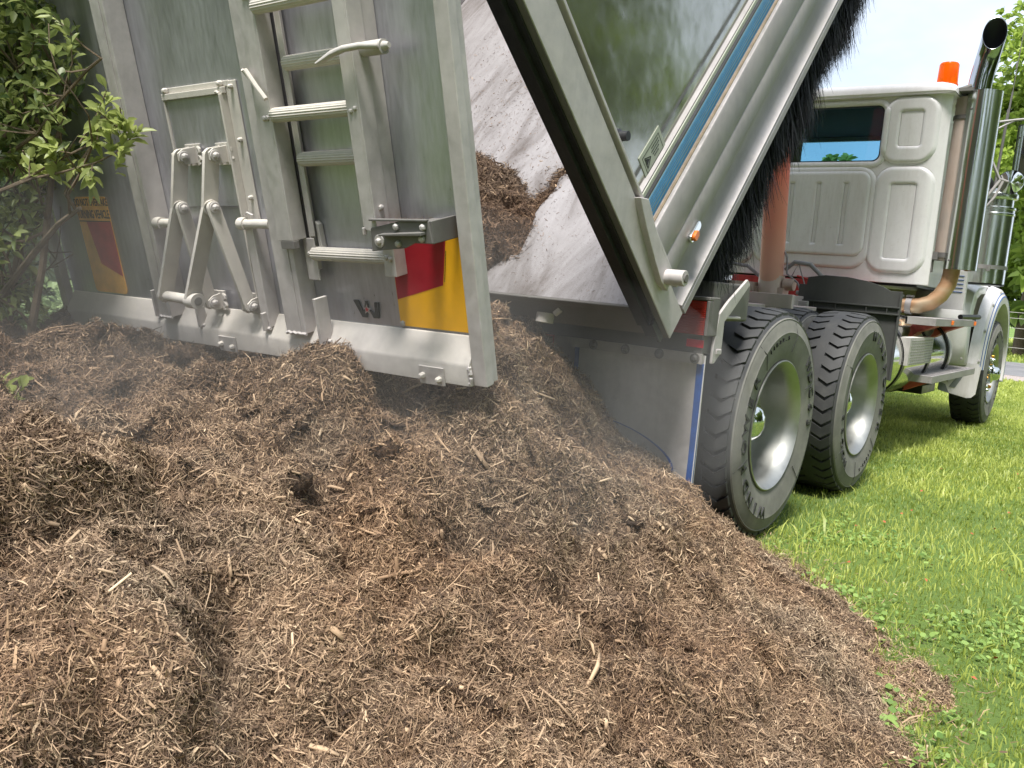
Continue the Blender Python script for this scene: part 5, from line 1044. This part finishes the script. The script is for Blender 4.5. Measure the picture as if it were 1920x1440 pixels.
def copy_tree(src, loc, rz, sc, label, group):
    c_ = src.copy(); C.objects.link(c_); c_.location = loc; c_.rotation_euler = (0, 0, rz); c_.scale = (sc, sc, sc); c_['label'] = label; c_['group'] = group
    for ch in list(src.children): d = ch.copy(); C.objects.link(d); d.parent = c_; d.matrix_parent_inverse = ch.matrix_parent_inverse.copy()
    return c_
copy_tree(T2, (27, -3.0, 0), 2.0, 2.0, 'tall darker tree beyond the road, beside the yellow-green one', 'trees beyond the road')
copy_tree(T1, (29.5, 3.6, 0), 1.2, .62, 'smaller tree standing behind the yellow-green tree', 'trees beyond the road')
copy_tree(T2, (33, 7.6, 0), 4.0, 1.55, 'low tree beyond the road seen through the cab rear window', 'trees beyond the road')
copy_tree(T2, (34, 17, 0), 1.0, .62, 'farthest tree beyond the road, standing apart from the others', 'trees beyond the road')
RL = ['widest tree on the open lawn opposite the wheels', 'tree on the open lawn opposite the tailgate', 'tall tree on the open lawn opposite the cab', 'tree on the open lawn close to the road', 'tree on the open lawn behind and right of the pile', 'lone tree straight behind the mulch pile', 'tree behind the pile on the garden side', 'dense tree filling the gap opposite the rear axle', 'dense tree filling the gap opposite the front axle', 'thick tree at the back corner of the lawn', 'leafy tree at the back of the lawn between two others']
for i, (x, y, rz, sc) in enumerate([(6, -19, .4, 2.4), (-2, -20, 2.2, 1.2), (13, -18, 3.3, 2.6), (20, -15, 5.0, 1.4), (-10, -17, 1.0, 1.9), (-22, -4, 4.1, 1.2), (-20, 9, 2.8, 1.7), (9.5, -21, 1, 1.5), (17, -20, 3, 1.3), (-19, -12, 2, 1.9), (-15, -19, .3, 1.1)]):
    copy_tree(T1 if i % 2 else T2, (x, y, 0), rz, sc, RL[i], 'trees on the open side of the lawn')
for i, (x, y, rz, sc) in enumerate([(-4.5, 10, .4, 1.1), (1.5, 13.5, 2.2, 1.4), (-9, 9, 1.0, 1.2)]):
    copy_tree(T2, (x, y, 0), rz, sc, ['tree behind the low garden shrubs', 'largest tree behind the garden, beyond the truck', 'smaller tree standing away from the garden'][i], 'trees behind the garden')
BL = ['big round bush opposite the tailgate on the open lawn', 'big round bush behind and right of the mulch pile', 'bush far behind the mulch pile', 'bush at the back corner near the garden', 'bush opposite the rear axle on the open lawn', 'bush opposite the cab on the open lawn', 'bush opposite the bonnet close to the road', 'bush between the back trees']
B0 = bush('lawn_bush', (-4, -15, 0), 2.6, 2.6, 9000, .20, .05, LEAF, BL[0], 'bush', 'big bushes round the open lawn', (.5, .2))  # out-of-view bushes added to darken the reflections in chrome, rims and panels
for i, (x, y, rz, sc) in enumerate([(-11, -12, 1, .9), (-16, -4, 2, .95), (-16, 4, 3, .9), (3, -16, 4, .95), (9, -16, 5, 1.0), (16, -14, 6, .95), (-15, -10, .5, 1.0)]):
    c_ = copy_tree(B0, (x, y, 0), rz, sc, BL[i+1], 'big bushes round the open lawn')
# paddock fence beyond the road
fe = tag(empty('wire_fence', (21.5, 0, 0)), 'post and wire paddock fence beyond the road', 'fence')
m = MB()
for y in np.arange(-8, 14, 2.6): m.tube([(21.5, y, 0), (21.5+.02, y, 1.25)], .05, 8)
put(m.build('fence_post', BARK, None), fe); m = MB()
for z in (.3, .55, .8, 1.05, 1.2): m.tube([(21.45, -9, z), (21.45, 14, z+.02)], .006, 5)
put(m.build('fence_wire', FRAME, None), fe)

# ================================================================== drifting bark dust round the pile
dm = bpy.data.materials.new('dust'); dm.use_nodes = True; dn, dl = dm.node_tree.nodes, dm.node_tree.links; dn.clear()
do = dn.new('ShaderNodeOutputMaterial'); dv = dn.new('ShaderNodeVolumePrincipled'); dv.inputs['Color'].default_value = (.96, .94, .88, 1); dv.inputs['Anisotropy'].default_value = .3
dt = dn.new('ShaderNodeTexCoord'); dz = dn.new('ShaderNodeTexNoise'); dz.inputs['Scale'].default_value = 1.3; dz.inputs['Detail'].default_value = 2
dr_ = dn.new('ShaderNodeMapRange'); dr_.inputs['From Min'].default_value = .42; dr_.inputs['From Max'].default_value = .75; dr_.inputs['To Max'].default_value = .60; dr_.inputs['To Min'].default_value = .04
dl.new(dt.outputs['Object'], dz.inputs['Vector']); dl.new(dz.outputs['Fac'], dr_.inputs['Value']); dl.new(dr_.outputs[0], dv.inputs['Density']); dl.new(dv.outputs[0], do.inputs['Volume'])
m = MB(); bm = bmesh.new(); bmesh.ops.create_icosphere(bm, subdivisions=3, radius=1); m.add([(v.co.x*1.75-1.55, v.co.y*2.0+1.6, v.co.z*.80+.65) for v in bm.verts], [tuple(v.index for v in f.verts) for f in bm.faces]); bm.free()
tag(m.build('dust', dm, None), kind='stuff')
